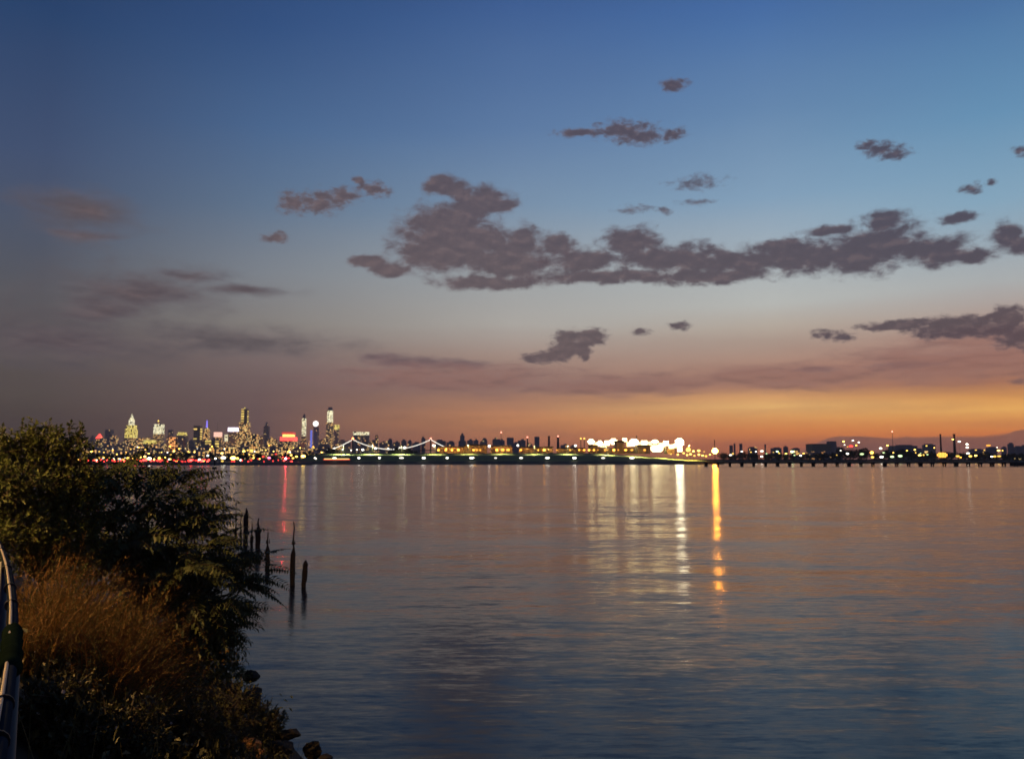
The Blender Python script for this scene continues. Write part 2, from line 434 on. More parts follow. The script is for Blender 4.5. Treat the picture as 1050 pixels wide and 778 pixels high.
# ---------------------------------------------------------------- guard rail and street lamp
def guard_rail():
    root = empty('guard_rail', (-1.55, 2.7, 4.0))
    tag(root, 'slate blue pipe railing with a tied conduit and dark green sleeve at the left edge', 'railing')
    o = root.location
    def loc(x, y, z): return Vector((x, y, z)) - o
    ys = [-.6 + .25 * i for i in range(32)]
    def smooth_r(y): return .012 + sum(interp(RL, y + q) for q in (-.6, -.3, 0, .3, .6)) / 5
    slate = matte('rail_paint', (.022, .030, .046), .5, 8)
    mb = MB(); mb.tube([loc(smooth_r(y), y, 5.08) for y in ys], .016, 14); mb.build('pipe', slate, root, smooth=True)
    mb = MB(); mb.tube([loc(smooth_r(y) - .008, y, 5.0975 + .002 * math.sin(y * 5)) for y in ys], .0044, 10)
    mb.build('conduit', mat('grey_conduit', (.50, .44, .34), .45, 0, var=.3, scale=20, spec=.25), root, smooth=True)
    for y in (1.62, 1.86, 3.1, 3.5, 4.1, 4.9):
        x = smooth_r(y); t = Vector((smooth_r(y + .1) - smooth_r(y - .1), .2, 0)).normalized()
        c = loc(x - .004, y, 5.083); mb = MB(); mb.tube([c - t * .003, c + t * .003], .0225, 14)
        mb.build('cable_tie', mat('black_plastic', (.012, .012, .013), .5), root)
    y0, y1 = 2.16, 2.72
    mb = MB(); pts = []; rr = []
    for i in range(13):
        y = y0 + (y1 - y0) * i / 12; pts.append(loc(smooth_r(y), y, 5.078)); rr.append(.027 + .003 * math.sin(i * 2.1) - (.010 if i in (0, 12) else 0))
    mb.tube(pts, rr, 14); mb.build('sleeve', matte('green_sleeve', (.010, .019, .013), .6, 14), root, smooth=True)
    post_m = mat('post_paint', (.05, .06, .08), .5, .3, var=.4)
    for y in (.4, 2.45, 4.6, 6.4):
        x = smooth_r(y); mb = MB(); mb.tube([loc(x, y, 3.7), loc(x, y, 5.06)], .024, 12); mb.build('post', post_m, root, smooth=True)
    # sheet infill low on the path side
    mb = MB(); vs = []
    for y in ys:
        x = smooth_r(y) - .06
        vs += [loc(x, y, 4.05), loc(x, y, 4.60), loc(x - .03, y, 4.62), loc(x - .035, y, 4.05)]
    fs = []
    for i in range(len(ys) - 1):
        for k in range(4): fs.append((4 * i + k, 4 * i + 4 + k, 4 * i + 4 + (k + 1) % 4, 4 * i + (k + 1) % 4))
    mb.add(vs, fs); mb.build('panel', mat('panel_paint', (.34, .24, .16), .6, var=.5, scale=6), root)
guard_rail()

def street_lamp():
    b = Vector((-11.8, 6.4, 4.0)); root = empty('street_lamp', b)
    tag(root, 'sodium street lamp on the riverside path behind the railing', 'street lamp')
    g = mat('lamp_post_grey', (.16, .16, .17), .5, .6, var=.3)
    mb = MB(); mb.tube([(0, 0, 0), (0, 0, .25), (0, 0, .3), (0, 0, 5.6)], [.14, .13, .08, .05], 12); mb.build('post', g, root, smooth=True)
    mb = MB(); mb.tube([(0, 0, 5.5), (.2, .05, 5.8), (.8, .2, 5.95), (1.4, .35, 5.95)], .03, 8); mb.build('arm', g, root, smooth=True)
    mb = MB(); mb.ball((1.6, .4, 5.95), .28, 12, 8, 0, (1.2, .7, .3)); head = mb.build('lamp_head', g, root, smooth=True)
    mb = MB(); mb.ball((1.6, .4, 5.88), .16, 12, 8, 0, (1.2, .8, .5)); mb.build('lens', emit('sodium_lens', (1, .5, .12), 30), head)
    L = bpy.data.lights.new('sodium_lamp', 'SPOT'); L.energy = 6200; L.color = (1, .54, .15); L.shadow_soft_size = .12
    L.spot_size = R(172); L.spot_blend = .25
    lo = bpy.data.objects.new('sodium_lamp', L); COL.objects.link(lo); lo.parent = root; lo.location = (1.6, .4, 5.72)
street_lamp()

# ---------------------------------------------------------------- foreground vegetation
def rv(a=1.):
    while True:
        v = Vector((rng.uniform(-1, 1), rng.uniform(-1, 1), rng.uniform(-1, 1)))
        if .05 < v.length < 1: return v.normalized() * a

M_bark = mat('bark', (.07, .055, .04), .9, var=.6, scale=9)
M_leafA = mat('broad_leaf', (.095, .115, .028), .55, island=.8, col2=(.030, .042, .012), transl=.25)
M_frond = mat('frond_leaf', (.070, .082, .026), .5, island=.8, col2=(.028, .040, .016), transl=.2)
M_weed = mat('weed_leaf', (.05, .052, .016), .6, island=.9, col2=(.022, .022, .010), transl=.15)
M_dry = mat('dry_grass', (.18, .085, .024), .85, island=.95, col2=(.045, .050, .014), transl=.2)
M_flower = mat('flower_petal', (.75, .72, .62), .6)

def broadleaf(name, blobs, base, leaf, n, label, cat, m=None, group=None, sprigs=(), seed=1):
    """tree or shrub: limbs run from the base into each crown lump, sprays of leaves fill the lumps"""
    r = random.Random(seed); root = empty(name, base)
    tag(root, label, cat, group)
    base = Vector(base); tk = MB(); cr = MB()
    crot = sum((Vector(b[0]) for b in blobs), Vector()) / len(blobs)
    fork = (crot - base) * .45
    tk.tube([(0, 0, -.3), fork * .5 + rv(.04), fork], [.07, .055, .045], 8)
    vol = sum(b[1] ** 2 for b in blobs)
    def spray(p, d, nl, L):
        side = d.cross(rv()).normalized()
        cr.tube([p, p + d * L * nl * .42], [.006, .003], 4, 1, caps=False)
        for i in range(nl):
            q = p + d * (L * .42 * (i + .4)); sgn = 1 if i % 2 else -1
            dd = (d * .75 + side * sgn * .8 + Vector((0, 0, -.25)) + rv(.35)).normalized()
            cr.leaf(q, dd, Vector((0, 0, 1)) + rv(.6), L * r.uniform(.7, 1.25), L * .55 * r.uniform(.8, 1.2), 0, r.uniform(0, .35))
        cr.leaf(p + d * (L * .42 * nl), (d + rv(.2)).normalized(), Vector((0, 0, 1)) + rv(.5), L, L * .55)
    for c, rad in blobs:
        c = Vector(c) - base; mid = (fork + c) * .5 + rv(.12)
        tk.tube([fork, mid, c], [.035, .022, .010], 6)
        for _ in range(5):
            e = c + rv(rad * .85); tk.tube([mid.lerp(c, r.random()), e.lerp(c, .4) + rv(.05), e], [.013, .009, .004], 4, caps=False)
        k = int(n * rad ** 2 / vol / 5)
        for _ in range(k):
            d = rv(); d.z = d.z * .8 + .1
            p = c + d * rad * (r.random() ** .45)
            spray(p, (d * .6 + rv(.5) + Vector((0, 0, .25))).normalized(), r.randint(3, 5), leaf)
    for a, b in sprigs:
        a = Vector(a) - base; b = Vector(b) - base; d = (b - a)
        tk.tube([a, a.lerp(b, .5) + rv(.03), b], [.012, .008, .004], 5, caps=False)
        for i in range(10):
            p = a.lerp(b, .25 + .75 * i / 9); spray(p, (d.normalized() * .6 + rv(.8)).normalized(), 3, leaf)
    tk.build('trunk', M_bark, root, smooth=True); cr.build('crown', [m or M_leafA, M_bark], root)
    return root

def P(px, py, Y): return tuple(at(px, py, Y))

def pxblobs(lst): return [(P(x, y, Y), r * mpp(Y)) for x, y, r, Y in lst]

bl = pxblobs([(18, 478, 28, 13), (48, 474, 26, 13.2), (-12, 470, 26, 12.6), (28, 456, 13, 13), (46, 450, 9, 13.1), (74, 458, 11, 13.2), (78, 482, 15, 13.4), (70, 502, 24, 13.3), (30, 510, 34, 12.8),
              (-10, 520, 34, 12.4), (92, 506, 15, 13.6), (70, 530, 24, 13.2), (98, 532, 15, 13.7), (8, 500, 26, 12.2), (20, 545, 28, 12.4), (52, 552, 26, 12.8), (84, 556, 22, 13.2), (-5, 560, 26, 12), (40, 575, 24, 12.6), (72, 582, 22, 13)])
gz = bank_z(-7.0, 13.0)
broadleaf('broadleaf_tree', bl, (-7.0, 13.0, gz), .085, 13000, 'broad leaved bushy tree lit yellow green at the left edge above the dry grass', 'tree', M_leafA, seed=3,
          sprigs=[(P(20, 462, 13), P(22, 439, 13)), (P(34, 458, 13), P(36, 436, 13)), (P(45, 455, 13.1), P(47, 437, 13.1)), (P(57, 460, 13), P(60, 444, 13)), (P(72, 465, 13.2), P(70, 440, 13.2)), (P(78, 465, 13.2), P(82, 441, 13.2)), (P(82, 470, 13.2), P(91, 455, 13.2)), (P(5, 465, 12.6), P(4, 452, 12.6))])

def frond(mbL, mbS, p, d, L, r, droop=.5, lw=1.):
    """one long compound leaf: a drooping stalk with paired pointed leaflets"""
    roll = rv(.8) + Vector((0, -.5, 0)); n = r.randint(9, 12); pts = []; q = Vector(p); dd = d.normalized()
    for i in range(n + 1):
        pts.append(q.copy()); q = q + dd * (L / n); dd = (dd + Vector((0, 0, -droop * 1.6 / n)) + rv(.03)).normalized()
    mbS.tube(pts, [.006 - .004 * i / n for i in range(n + 1)], 4, caps=False)
    for i in range(2, n + 1):
        t = (pts[i] - pts[i - 1]).normalized(); side = t.cross(Vector((0, 0, 1)) + roll).normalized()
        k = math.sin(math.pi * min(1, .25 + .72 * i / n)) ** .6
        for sg in (1, -1):
            e = (side * sg + t * .45 + Vector((0, 0, -.25 + r.uniform(-.15, .1)))).normalized()
            mbL.leaf(pts[i], e, Vector((0, 0, 1)) + rv(.25), L * .21 * k * r.uniform(.85, 1.15) * lw, L * .095 * k * lw, 0, r.uniform(.1, .35))
    mbL.leaf(pts[-1], dd, Vector((0, 0, 1)), L * .16, L * .055)

def heaven_tree():
    r = random.Random(21)
    bx, by = -6.2, 15.6; base = Vector((bx, by, bank_z(bx, by))); root = empty('compound_leaf_tree', base)
    tag(root, 'dark tree with long feathery compound leaves leaning out over the water', 'tree')
    tk = MB(); cr = MB()
    hubs = [(176, 497, 16), (150, 505, 15.5), (124, 505, 15), (205, 512, 16), (212, 538, 16.2), (225, 558, 16.3), (238, 578, 16.5), (252, 600, 16.4), (240, 622, 16.2), (225, 636, 16),
            (200, 545, 15.2), (165, 530, 15), (135, 535, 14.6), (175, 570, 14.8), (212, 580, 15.4), (235, 600, 15.6), (150, 585, 14.4), (190, 610, 15), (215, 630, 15.3), (165, 620, 14.6), (128, 560, 14.2),
            (180, 520, 15), (215, 560, 15), (160, 555, 15), (190, 585, 14.6), (225, 580, 15.8), (240, 572, 16), (140, 565, 15), (120, 580, 15), (200, 530, 16), (170, 600, 15.6), (230, 615, 15), (105, 545, 14.8), (185, 555, 16), (250, 595, 16), (188, 640, 15), (175, 660, 14.8), (225, 650, 15.6), (205, 655, 15.4), (150, 645, 14.6), (105, 520, 14.6), (120, 600, 14.2), (110, 492, 15.2)]
    for _ in range(26):
        a = r.uniform(0, 6.28); q = r.random() ** .6; hubs.append((178 + 66 * q * math.cos(a), 590 + 74 * q * math.sin(a), r.uniform(14.6, 17.2)))
    fork = Vector(P(185, 640, 15.4)) - base
    tk.tube([(0, 0, -.3), fork * .5 + Vector((.05, 0, 0)), fork], [.10, .085, .07], 10)
    cen = Vector(P(185, 580, 15.4)) - base
    for (x, y, Y) in hubs:
        h = Vector(P(x, y, Y)) - base
        mid = fork.lerp(h, .5) + Vector((0, 0, -.06)) + rv(.06)
        mid = mid + rv(.12); tk.tube([fork, fork.lerp(mid, .5) + rv(.05), mid, mid.lerp(h, .5) + rv(.06), h], [.026, .022, .017, .012, .008], 6)
        out = (h - cen); out.z *= .8
        nf = r.randint(9, 12)
        for i in range(nf):
            a = 6.2832 * (i + r.random() * .6) / nf
            d = Vector((math.cos(a), math.sin(a) * .8, r.uniform(.0, .7))) + out.normalized() * .55
            frond(cr, tk, h + rv(.04), d, r.uniform(.76, 1.1) * (.62 if x > 215 else .74 if x > 196 and y < 590 else 1), r, r.uniform(.35, .8))
    # leaders that make the outline of the photograph
    for a, b, dr in (((190, 498, 16), (150, 480, 16), .35), ((186, 500, 16), (172, 479, 16), .7), ((186, 500, 16), (196, 480, 16), .6), ((190, 499, 16), (226, 487, 16), .25), ((188, 503, 16), (214, 505, 16), .4),
                     ((225, 528, 16.2), (245, 513, 16.2), .5), ((245, 548, 16.3), (274, 540, 16.3), .4), ((262, 570, 16.4), (291, 562, 16.4), .3), ((266, 582, 16.4), (298, 583, 16.4), .4), ((268, 592, 16.4), (298, 600, 16.4), .5), ((262, 605, 16.3), (290, 618, 16.3), .5), ((240, 628, 16.1), (266, 640, 16.1), .5), ((235, 636, 16), (255, 655, 16), .4), ((118, 500, 15), (96, 486, 15), .4), ((128, 500, 15), (128, 482, 15), .7)):
        pa, pb = Vector(P(*a)) - base, Vector(P(*b)) - base
        d = pb - pa; L = d.length * 1.12
        frond(cr, tk, pa, d + Vector((0, 0, dr * L * .45)), L, r, dr, 1.0)
    tk.build('trunk', M_bark, root, smooth=True); cr.build('crown', M_frond, root)
heaven_tree()

def dry_grass():
    mb = MB(); r = random.Random(5)
    clumps = []
    for k in range(70):
        px = r.uniform(30, 128); Y = r.uniform(7.8, 11.6); x = at(px, 600, Y).x
        if x < interp(RL, Y) + .2: continue
        clumps.append((x, Y, r.uniform(.55, 1.25), r.gauss(.12, .22), r.gauss(0, .2), r.randint(35, 95)))
    for (cx, cy, hf, lx, ly, n) in clumps:
        for _ in range(n):
            x = cx + r.gauss(0, .13); Y = cy + r.gauss(0, .13); z = bank_z(x, Y)
            h = 1.12 * hf * r.uniform(.45, 1.1)
            lean = Vector((lx + r.gauss(0, .2), ly + r.gauss(0, .18), 1)).normalized()
            b = Vector((x, Y, z - .03)); m1 = b + lean * h * .55; droop = r.choice((-.1, -.3, -.8))
            tip = m1 + (lean + Vector((r.gauss(.1, .4), r.gauss(0, .3), droop))).normalized() * h * .5
            w = lean.cross(rv()).normalized() * r.uniform(.003, .007)
            mb.add([b - w, b + w, m1 + w, m1 - w, tip], [(0, 1, 2, 3), (3, 2, 4)])
            if r.random() < .5:
                for _ in range(7):
                    q = m1.lerp(tip, r.uniform(.2, 1)); e = ((tip - m1).normalized() + rv(.8)).normalized()
                    mb.leaf(q, e, rv(), r.uniform(.03, .09), .011)
            if r.random() < .25:
                q = b.lerp(m1, r.uniform(.3, .9)); mb.leaf(q, (lean * .5 + rv(.9)).normalized(), rv(), r.uniform(.15, .35), .012, 0, .5)
    tag(mb.build('dry_grass', M_dry), 'loose tall orange brown dry grass on the bank beside the railing', 'grass', kind='stuff')
dry_grass()

def ground_cover():
    mb = MB(); r = random.Random(8)
    for k in range(9000):
        Y = 3.0 + 19 * r.random() ** .8
        s, rl = interp(SH, Y), interp(RL, Y)
        q = r.uniform(.05, .97); x = s - (s - rl) * q
        h = r.uniform(.08, .45) * (1 if q > .15 else .5)
        b = Vector((x, Y, bank_z(x, Y) - .02)); d = Vector((r.gauss(0, .3), r.gauss(0, .3), 1)).normalized()
        if r.random() < .5:
            tip = b + d * h * 1.6; w = d.cross(rv()).normalized() * .006
            mb.add([b - w, b + w, tip], [(0, 1, 2)])
        else:
            for _ in range(3): mb.leaf(b + d * h * r.uniform(.2, 1), (rv() + Vector((0, 0, .2))).normalized(), Vector((0, 0, 1)) + rv(.5), r.uniform(.05, .12), r.uniform(.025, .05))
    tag(mb.build('ground_cover', M_weed), 'dark low weeds covering the sloping bank', 'weeds', kind='stuff')
ground_cover()

def ghit(px, py):
    d = ray(px, py); t = 1.0
    while t < 60:
        p = Vector((0, 0, H)) + d * t
        if p.z < max(bank_z(p.x, p.y), 0): return Vector((p.x, p.y, max(bank_z(p.x, p.y), 0)))
        t += .03
    return Vector((0, 0, H)) + d * 20

def shrubs():
    specs = [  # px, py(centre), Y, radius px, label
        (70, 640, 9.0, 46, 'dark tangled shrub right below the dry grass'),
        (125, 660, 10.5, 44, 'leafy shrub below the trunk of the feathery tree, flecked with pale flowers'),
        (175, 690, 12.0, 40, 'dull green shrub in the middle of the bank below the feathery tree'),
        (222, 690, 15.0, 30, 'yellow green bush at the water edge just above the dark boulders'),
        (100, 725, 8.4, 50, 'near black shrub at the bottom of the bank close to the railing'),
        (170, 745, 9.6, 46, 'dark shrub with pale flower specks at the bottom of the picture'),
        (228, 735, 12.0, 36, 'low dark shrub behind the big square boulder'),
        (55, 745, 6.8, 44, 'black shaded shrub hard against the railing in the lower left corner'),
        (140, 610, 11.5, 34, 'shrub with small leaves between the dry grass and the feathery tree'),
        (42, 690, 7.6, 34, 'dark shrub tight beside the green railing sleeve'),
        (105, 770, 7.6, 44, 'dark weedy shrub cut by the bottom edge of the picture'),
        (200, 775, 10.6, 36, 'low dark shrub at the bottom edge left of the orange stones'),
        (262, 750, 13.4, 22, 'low weedy clump above the shoreline stones in the lower right of the bank')]
    for i, (px, py, Y, rad, lab) in enumerate(specs):
        r = random.Random(40 + i); g = ghit(px, min(py + rad * .55, 790)); Y = g.y; k = mpp(Y); base = (g.x, Y, g.z - .1); c = Vector((g.x, Y, g.z + rad * .5 * k))
        blobs = [((c.x + r.uniform(-.7, .7) * rad * k, Y + r.uniform(-.5, .5) * rad * k, max(c.z + r.uniform(-.5, .6) * rad * k, base[2] + .1)), rad * k * r.uniform(.4, .7)) for _ in range(9)]
        col = M_weed if i != 3 else M_leafA
        root = broadleaf('shrub', blobs, base, .05 if Y < 9 else .065, 2600, lab, 'shrub', col, 'shrubs on the bank', seed=60 + i)
        for q in range(9 if 'flower' in lab else 4):
            b = blobs[r.randrange(9)]; fm = MB(); p = Vector(b[0]) + Vector((r.uniform(-1, 1), -1, r.uniform(-.2, 1))).normalized() * b[1] - Vector(base)
            n0 = Vector((.2, -1, .3))
            for a in range(6):
                e = Vector((math.cos(a * 1.047), .2, math.sin(a * 1.047))); fm.leaf(p, e, n0, .016, .011)
            fm.build('flower', M_flower, root)
shrubs()

def sapling():
    b = Vector(P(262, 742, 15.2)); b.z = bank_z(b.x, b.y); root = empty('sapling', b)
    tag(root, 'thin leafless looking sprig with few dark leaves standing against the water beside the boulder', 'plant')
    tip = Vector(P(296, 722, 15.6)) - b
    st = MB(); st.tube([(0, 0, 0), tip * .5 + Vector((0, 0, .08)), tip], [.007, .005, .002], 5)
    st.build('stem', M_bark, root)
    for px, py in ((279, 718), (286, 711), (290, 717), (285, 726), (296, 725), (300, 716), (272, 724)):
        p = Vector(P(px, py, 15.5)) - b; mb = MB(); mb.leaf(p, Vector((rng.uniform(-1, 1), rng.uniform(-.3, .3), rng.uniform(-.8, .3))), Vector((0, -.4, 1)), .11, .045)
        mb.build('leaf', M_frond, root)
sapling()

# ---------------------------------------------------------------- boulders and piles
M_rock = mat('shore_rock', (.03, .027, .025), .95, var=.8, scale=5, spec=.12)
M_rock2 = mat('orange_lit_rock', (.34, .17, .07), .85, var=.8, scale=7)  # orange lamplight is put into the stone's base colour
def boulders():
    specs = [(258, 694, 20.8, 12, 5, 'flat dark boulder lying alone in the water, farthest of the shore stones', 0),
             (257, 718, 17.6, 19, 14, 'large square black boulder at the water edge beside the sapling', 0),
             (276, 742, 16.4, 14, 6, 'dark boulder right in front of the large square one', 0),
             (298, 752, 15.9, 14, 6, 'low wet stone at the water edge below the sapling leaves', 0),
             (320, 768, 15.4, 15, 8, 'dark pointed stone reaching farthest right into the water', 0),
             (290, 768, 15.0, 18, 8, 'rounded dark stone low on the bank behind the pointed one', 0),
             (255, 762, 14.2, 13, 8, 'orange lit stone on the bank among the weeds', 1),
             (262, 774, 13.8, 12, 6, 'small orange lit stone at the bottom edge below the orange lit stone', 1),
             (335, 777, 14.9, 10, 4, 'small dark stone at the bottom edge in the shallow water', 0),
             (238, 706, 18.0, 12, 6, 'dark stone half hidden by the yellow green bush', 0)]
    for i, (px, py, Y, rx, ry, lab, o_) in enumerate(specs):
        bm = bmesh.new(); bmesh.ops.create_icosphere(bm, subdivisions=4, radius=1); r = random.Random(i + 90)
        off = Vector((r.random() * 50, r.random() * 50, 0)); k = mpp(Y)
        planes = [Vector((r.gauss(0, 1), r.gauss(0, 1), r.gauss(0, .8))).normalized() for _ in range(16)]
        for v in bm.verts:
            d = v.co.normalized(); m = min([(.58 + .3 * ((q * 7) % 5) / 5) / max(.05, d.dot(pn)) for q, pn in enumerate(planes) if d.dot(pn) > .2] + [1.15])
            v.co = d * min(1.15, m) * (1 + .10 * mnoise.fractal(d * 2.5 + off, .8, 2, 4))
            v.co = Vector((v.co.x * rx * k, v.co.y * rx * k * .8, v.co.z * ry * k * 1.15))
        me = bpy.data.meshes.new('boulder'); bm.to_mesh(me); bm.free(); me.materials.append(M_rock2 if o_ else M_rock)
        ob = bpy.data.objects.new('boulder', me); COL.objects.link(ob); ob.location = P(px, py, Y); ob.rotation_euler = (0, 0, r.random() * 3)
        if not o_:
            ob.location.z = max(ob.location.z, .05)
        tag(ob, lab, 'boulder', 'stones along the shoreline')
boulders()

M_pile = mat('rotten_timber', (.035, .028, .022), .9, var=.7, scale=6)
def piles():
    specs = [(242, 514, 548, 3.5, 'thin broken timber pile farthest back at the edge of the feathery tree', .5),
             (252, 520, 557, 6, 'timber pile with a snapped square top, second from the back of the row', .1),
             (258, 533, 560, 4, 'short slim pile between the two square topped piles', .3),
             (264, 530, 566, 6.5, 'thick timber pile half hidden by leaves, middle of the row', .15),
             (274, 544, 582, 6, 'pointed timber pile rising behind the tip of the tree', .25),
             (300, 534, 597, 6.4, 'tallest pile standing clear in the water with a thin spike on top', .32),
             (310, 572, 599, 6.6, 'short slanting stub of a pile beside the tallest one, nearest of all', .05),
             (247, 524, 553, 3, 'thin leaning remnant between the two farthest piles', .4)]
    for i, (px, y0, y1, w, lab, sp) in enumerate(specs):
        r = random.Random(i + 7); Y = H / ((y1 - HOR) / F); k = mpp(Y); b = at(px, y1, Y); b.z = 0
        h = (y1 - y0) * k; rad = w * k * .40; mb = MB(); lean = Vector((.10 if i == 6 else r.uniform(-.03, .03), r.uniform(-.03, .03), 0))
        n = 14; pts = []; rr = []
        for q in range(n + 1):
            t = q / n; pts.append(lean * h * t + Vector((r.uniform(-.02, .02), 0, -1.2 + (h + 1.2) * t)))
            f = 1 if t < (1 - sp) else max(.22, .42 - .25 * (t - 1 + sp) / max(sp, .01))
            rr.append(rad * f * r.uniform(.86, 1.08))
        mb.tube(pts, rr, 10)
        # splinters
        for _ in range(3):
            a = r.uniform(0, 6.28); t = 1 - sp; q = lean * h * t + Vector((math.cos(a) * rad * .6, math.sin(a) * rad * .6, h * t - .1))
            mb.tube([q, q + Vector((0, 0, h * r.uniform(.04, .12)))], [rad * .3, .01], 5)
        tag(mb.build('timber_pile', M_pile, None, b), lab, 'pile', 'old timber piles in the water')
    b = at(220, 480, 520); b.z = 0; mb = MB(); mb.tube([(0, 0, -1), (0, 0, 5.2)], .35, 8); mb.box(-1.1, 1.1, -.9, .9, -.2, 1.0)
    tag(mb.build('channel_marker', M_pile, None, b), 'small dark marker post standing far out in the water below the city lights', 'marker')
piles()

# ================================================================ FAR SHORE
M_far = mat('far_ground', (.06, .055, .045), .95, var=.5, scale=.02)
M_rip = mat('shore_riprap', (.045, .043, .04), .9, var=.7, scale=.3)
M_grass = mat('airfield_grass', (.10, .13, .03), .9, var=.6, scale=.03)

def strip(name, prof, xs, m, lim=None):
    """terrain ribbon: prof = (Y, z), xs = x positions as photo px at Y=1000"""
    mb = MB(); vs = []
    for px in xs:
        for j, (Y, z) in enumerate(prof):
            k = 1.0 if lim is None else lim(px)
            zz = z * k + (.5 * mnoise.noise(Vector((px * .06, Y * .01, 0))) if z > 2 else 0)
            vs.append((at(px, HOR, Y).x, Y + 7 * mnoise.noise(Vector((px * .02, 3, 0))), zz))
    n = len(prof)
    mb.add(vs, [(i * n + j, (i + 1) * n + j, (i + 1) * n + j + 1, i * n + j + 1) for i in range(len(xs) - 1) for j in range(n - 1)])
    return tag(mb.build(name, m, smooth=True), kind='structure')

def lim_island(px):
    a = min(1, max(0, (px - 285) / 50)); b = min(1, max(0, (735 - px) / 120)); return a * a * (3 - 2 * a) * (.2 + .8 * b)
strip('shore', [(955, -1.2), (975, 2.2), (985, 3.6)], range(290, 736, 6), M_rip)
strip('field', [(985, 3.6), (1040, 6.8), (1150, 11.5), (1250, 14.8), (1290, 15.2), (1700, 15.0)], range(286, 745, 6), M_grass, lim_island)
strip('far_bank', [(835, -1.2), (850, 1.6), (870, 2.2), (1000, 3.4), (1600, 6)], range(-320, 330, 10), M_rip)
strip('opposite_bank', [(1440, -1.2), (1460, 1.8), (1500, 2.6), (1600, 4), (1900, 6)], range(700, 1500, 10), M_rip)
mb = MB(); mb.add([(-8000, 1580, 5.5), (8000, 1580, 5.5), (8000, 9400, 5.5), (-8000, 9400, 5.5)], [(0, 1, 2, 3)])
tag(mb.build('terrain', M_far), kind='structure')

def haze():
    m = bpy.data.materials.new('evening_haze'); m.use_nodes = True; t = NT(m.node_tree); t.n.remove(t.n['Principled BSDF'])
    v = t.new('ShaderNodeVolumePrincipled'); v.inputs['Color'].default_value = (.95, .86, .80, 1); v.inputs['Density'].default_value = HAZE; v.inputs['Anisotropy'].default_value = .2
    t.l.new(v.outputs[0], t.n['Material Output'].inputs['Volume'])
    mb = MB(); mb.box(-8200, 8200, -300, 9700, -5, 430); tag(mb.build('haze', m), kind='stuff')
haze()

# ---------------------------------------------------------------- materials of the night city
WY, WW, WO, WR = (1, .72, .25), (1, .93, .75), (1, .45, .12), (1, .06, .04)
BLD = (.42, .34, .31)
W_dim = windows('facade_dim', BLD, .13, 1.7, WY, WO, 8, 7)
W_mid = windows('facade_dotted', BLD, .34, 1.6, WY, WO, 8, 7)
W_bright = windows('facade_bright', (.25, .2, .16), .52, 1.8, WY, WO, 8, 8)
W_dark = windows('facade_dark', (.38, .31, .29), .02, 1.4, WY, WO, 9, 8)
W_yel = windows('crown_glow_yellow', (.4, .35, .2), .85, 1.7, (1, .74, .12), (1, .82, .25), 9, 8, .9)  # floodlighting on crown stone put in as a dense glowing window pattern
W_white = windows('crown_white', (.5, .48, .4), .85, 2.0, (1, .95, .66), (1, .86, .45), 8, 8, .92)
W_band = windows('facade_banded', (.3, .25, .15), .8, 1.7, (1, .74, .16), (1, .66, .16), 60, 17, .6)
W_near = windows('facade_low', (.22, .18, .14), .30, 1.6, WY, WO, 6, 4)
E_white = emit('lamp_white', (1, .93, .74), 3.6)
E_yel = emit('lamp_yellow', (1, .60, .10), 3.2)
E_or = emit('lamp_orange', (1, .40, .045), 3.4)
E_red = emit('lamp_red', (1, .045, .035), 3.2)
E_green = emit('lamp_green', (.72, 1, .45), 2.8)
E_blue = emit('lamp_blue', (.28, .22, 1), 1.6, False)
E_lav = emit('sign_lavender', (.95, .82, 1), 2.6, False)
E_flood = emit('flood_white', (1, .84, .42), 12)
E_flood2 = emit('flood_warm', (1, .74, .26), 5)
E_hero = emit('flood_hero', (1, .90, .60), 40)
E_floodo = emit('flood_orange', (1, .34, .03), 190)
E_redsign = emit('sign_red', (1, .07, .05), 3.2)
E_bulb = emit('bridge_bulb', (1, .93, .78), 2.6, False)
E_beacon = emit('beacon_red', (1, .30, .20), 4, False)
M_steel = mat('dark_steel', (.10, .09, .09), .6, .4)
M_conc = mat('pale_concrete', (.32, .27, .23), .8, var=.4, scale=.1)
M_roof = mat('dark_roof', (.06, .055, .05), .85)
M_tan = mat('tan_hangar_wall', (.45, .34, .20), .8, var=.4, scale=.08)

# landmarks one can find in the photograph
LM = [(101, 'the red pyramid roof'), (133.5, 'the yellow crowned tower'), (161.8, 'the white square tower'), (211, 'the blue spire'), (239, 'the lavender sign'),
      (250, 'the tall stepped tower'), (295.7, 'the red rooftop sign'), (311, 'the slim cream tower'), (324, 'the white ball light'), (338, 'the tallest slim tower'),
      (361.8, 'the left bridge tower'), (441.7, 'the right bridge tower'), (474, 'the stepped silhouette'), (550.6, 'the square dark slab'), (603, 'the leftmost floodlight'), (697, 'the brightest floodlight'),
      (733, 'the orange floodlight'), (840, 'the yellow banded block'), (872.6, 'the red dome light'), (972, 'the paired smokestacks'), (1013, 'the orange beacon lamp')]

def tower(name, px, Y, tiers, label, cat='skyscraper', group='lit towers of the skyline', extra=None):
    """tiers: (part name, top py, width px, material, taper); built from ground up"""
    b = at(px, HOR, Y); b.z = 5.0; root = empty(name, b); tag(root, label, cat, group)
    z = 0; k = mpp(Y)
    for part, py, w, m, tp in tiers:
        z1 = zat(py, Y) - b.z; mb = MB(); hw = w * k / 2
        mb.box(-hw, hw, -hw, hw, z, z1, 0, tp); mb.build(part, m, root); z = z1 + .02
    if extra: extra(root, b, k)
    return root

def ball_part(root, name, b, px, py, Y, r, m):
    mb = MB(); p = at(px, py, Y) - b; mb.ball(p, r, 8, 6); return mb.build(name, m, root)

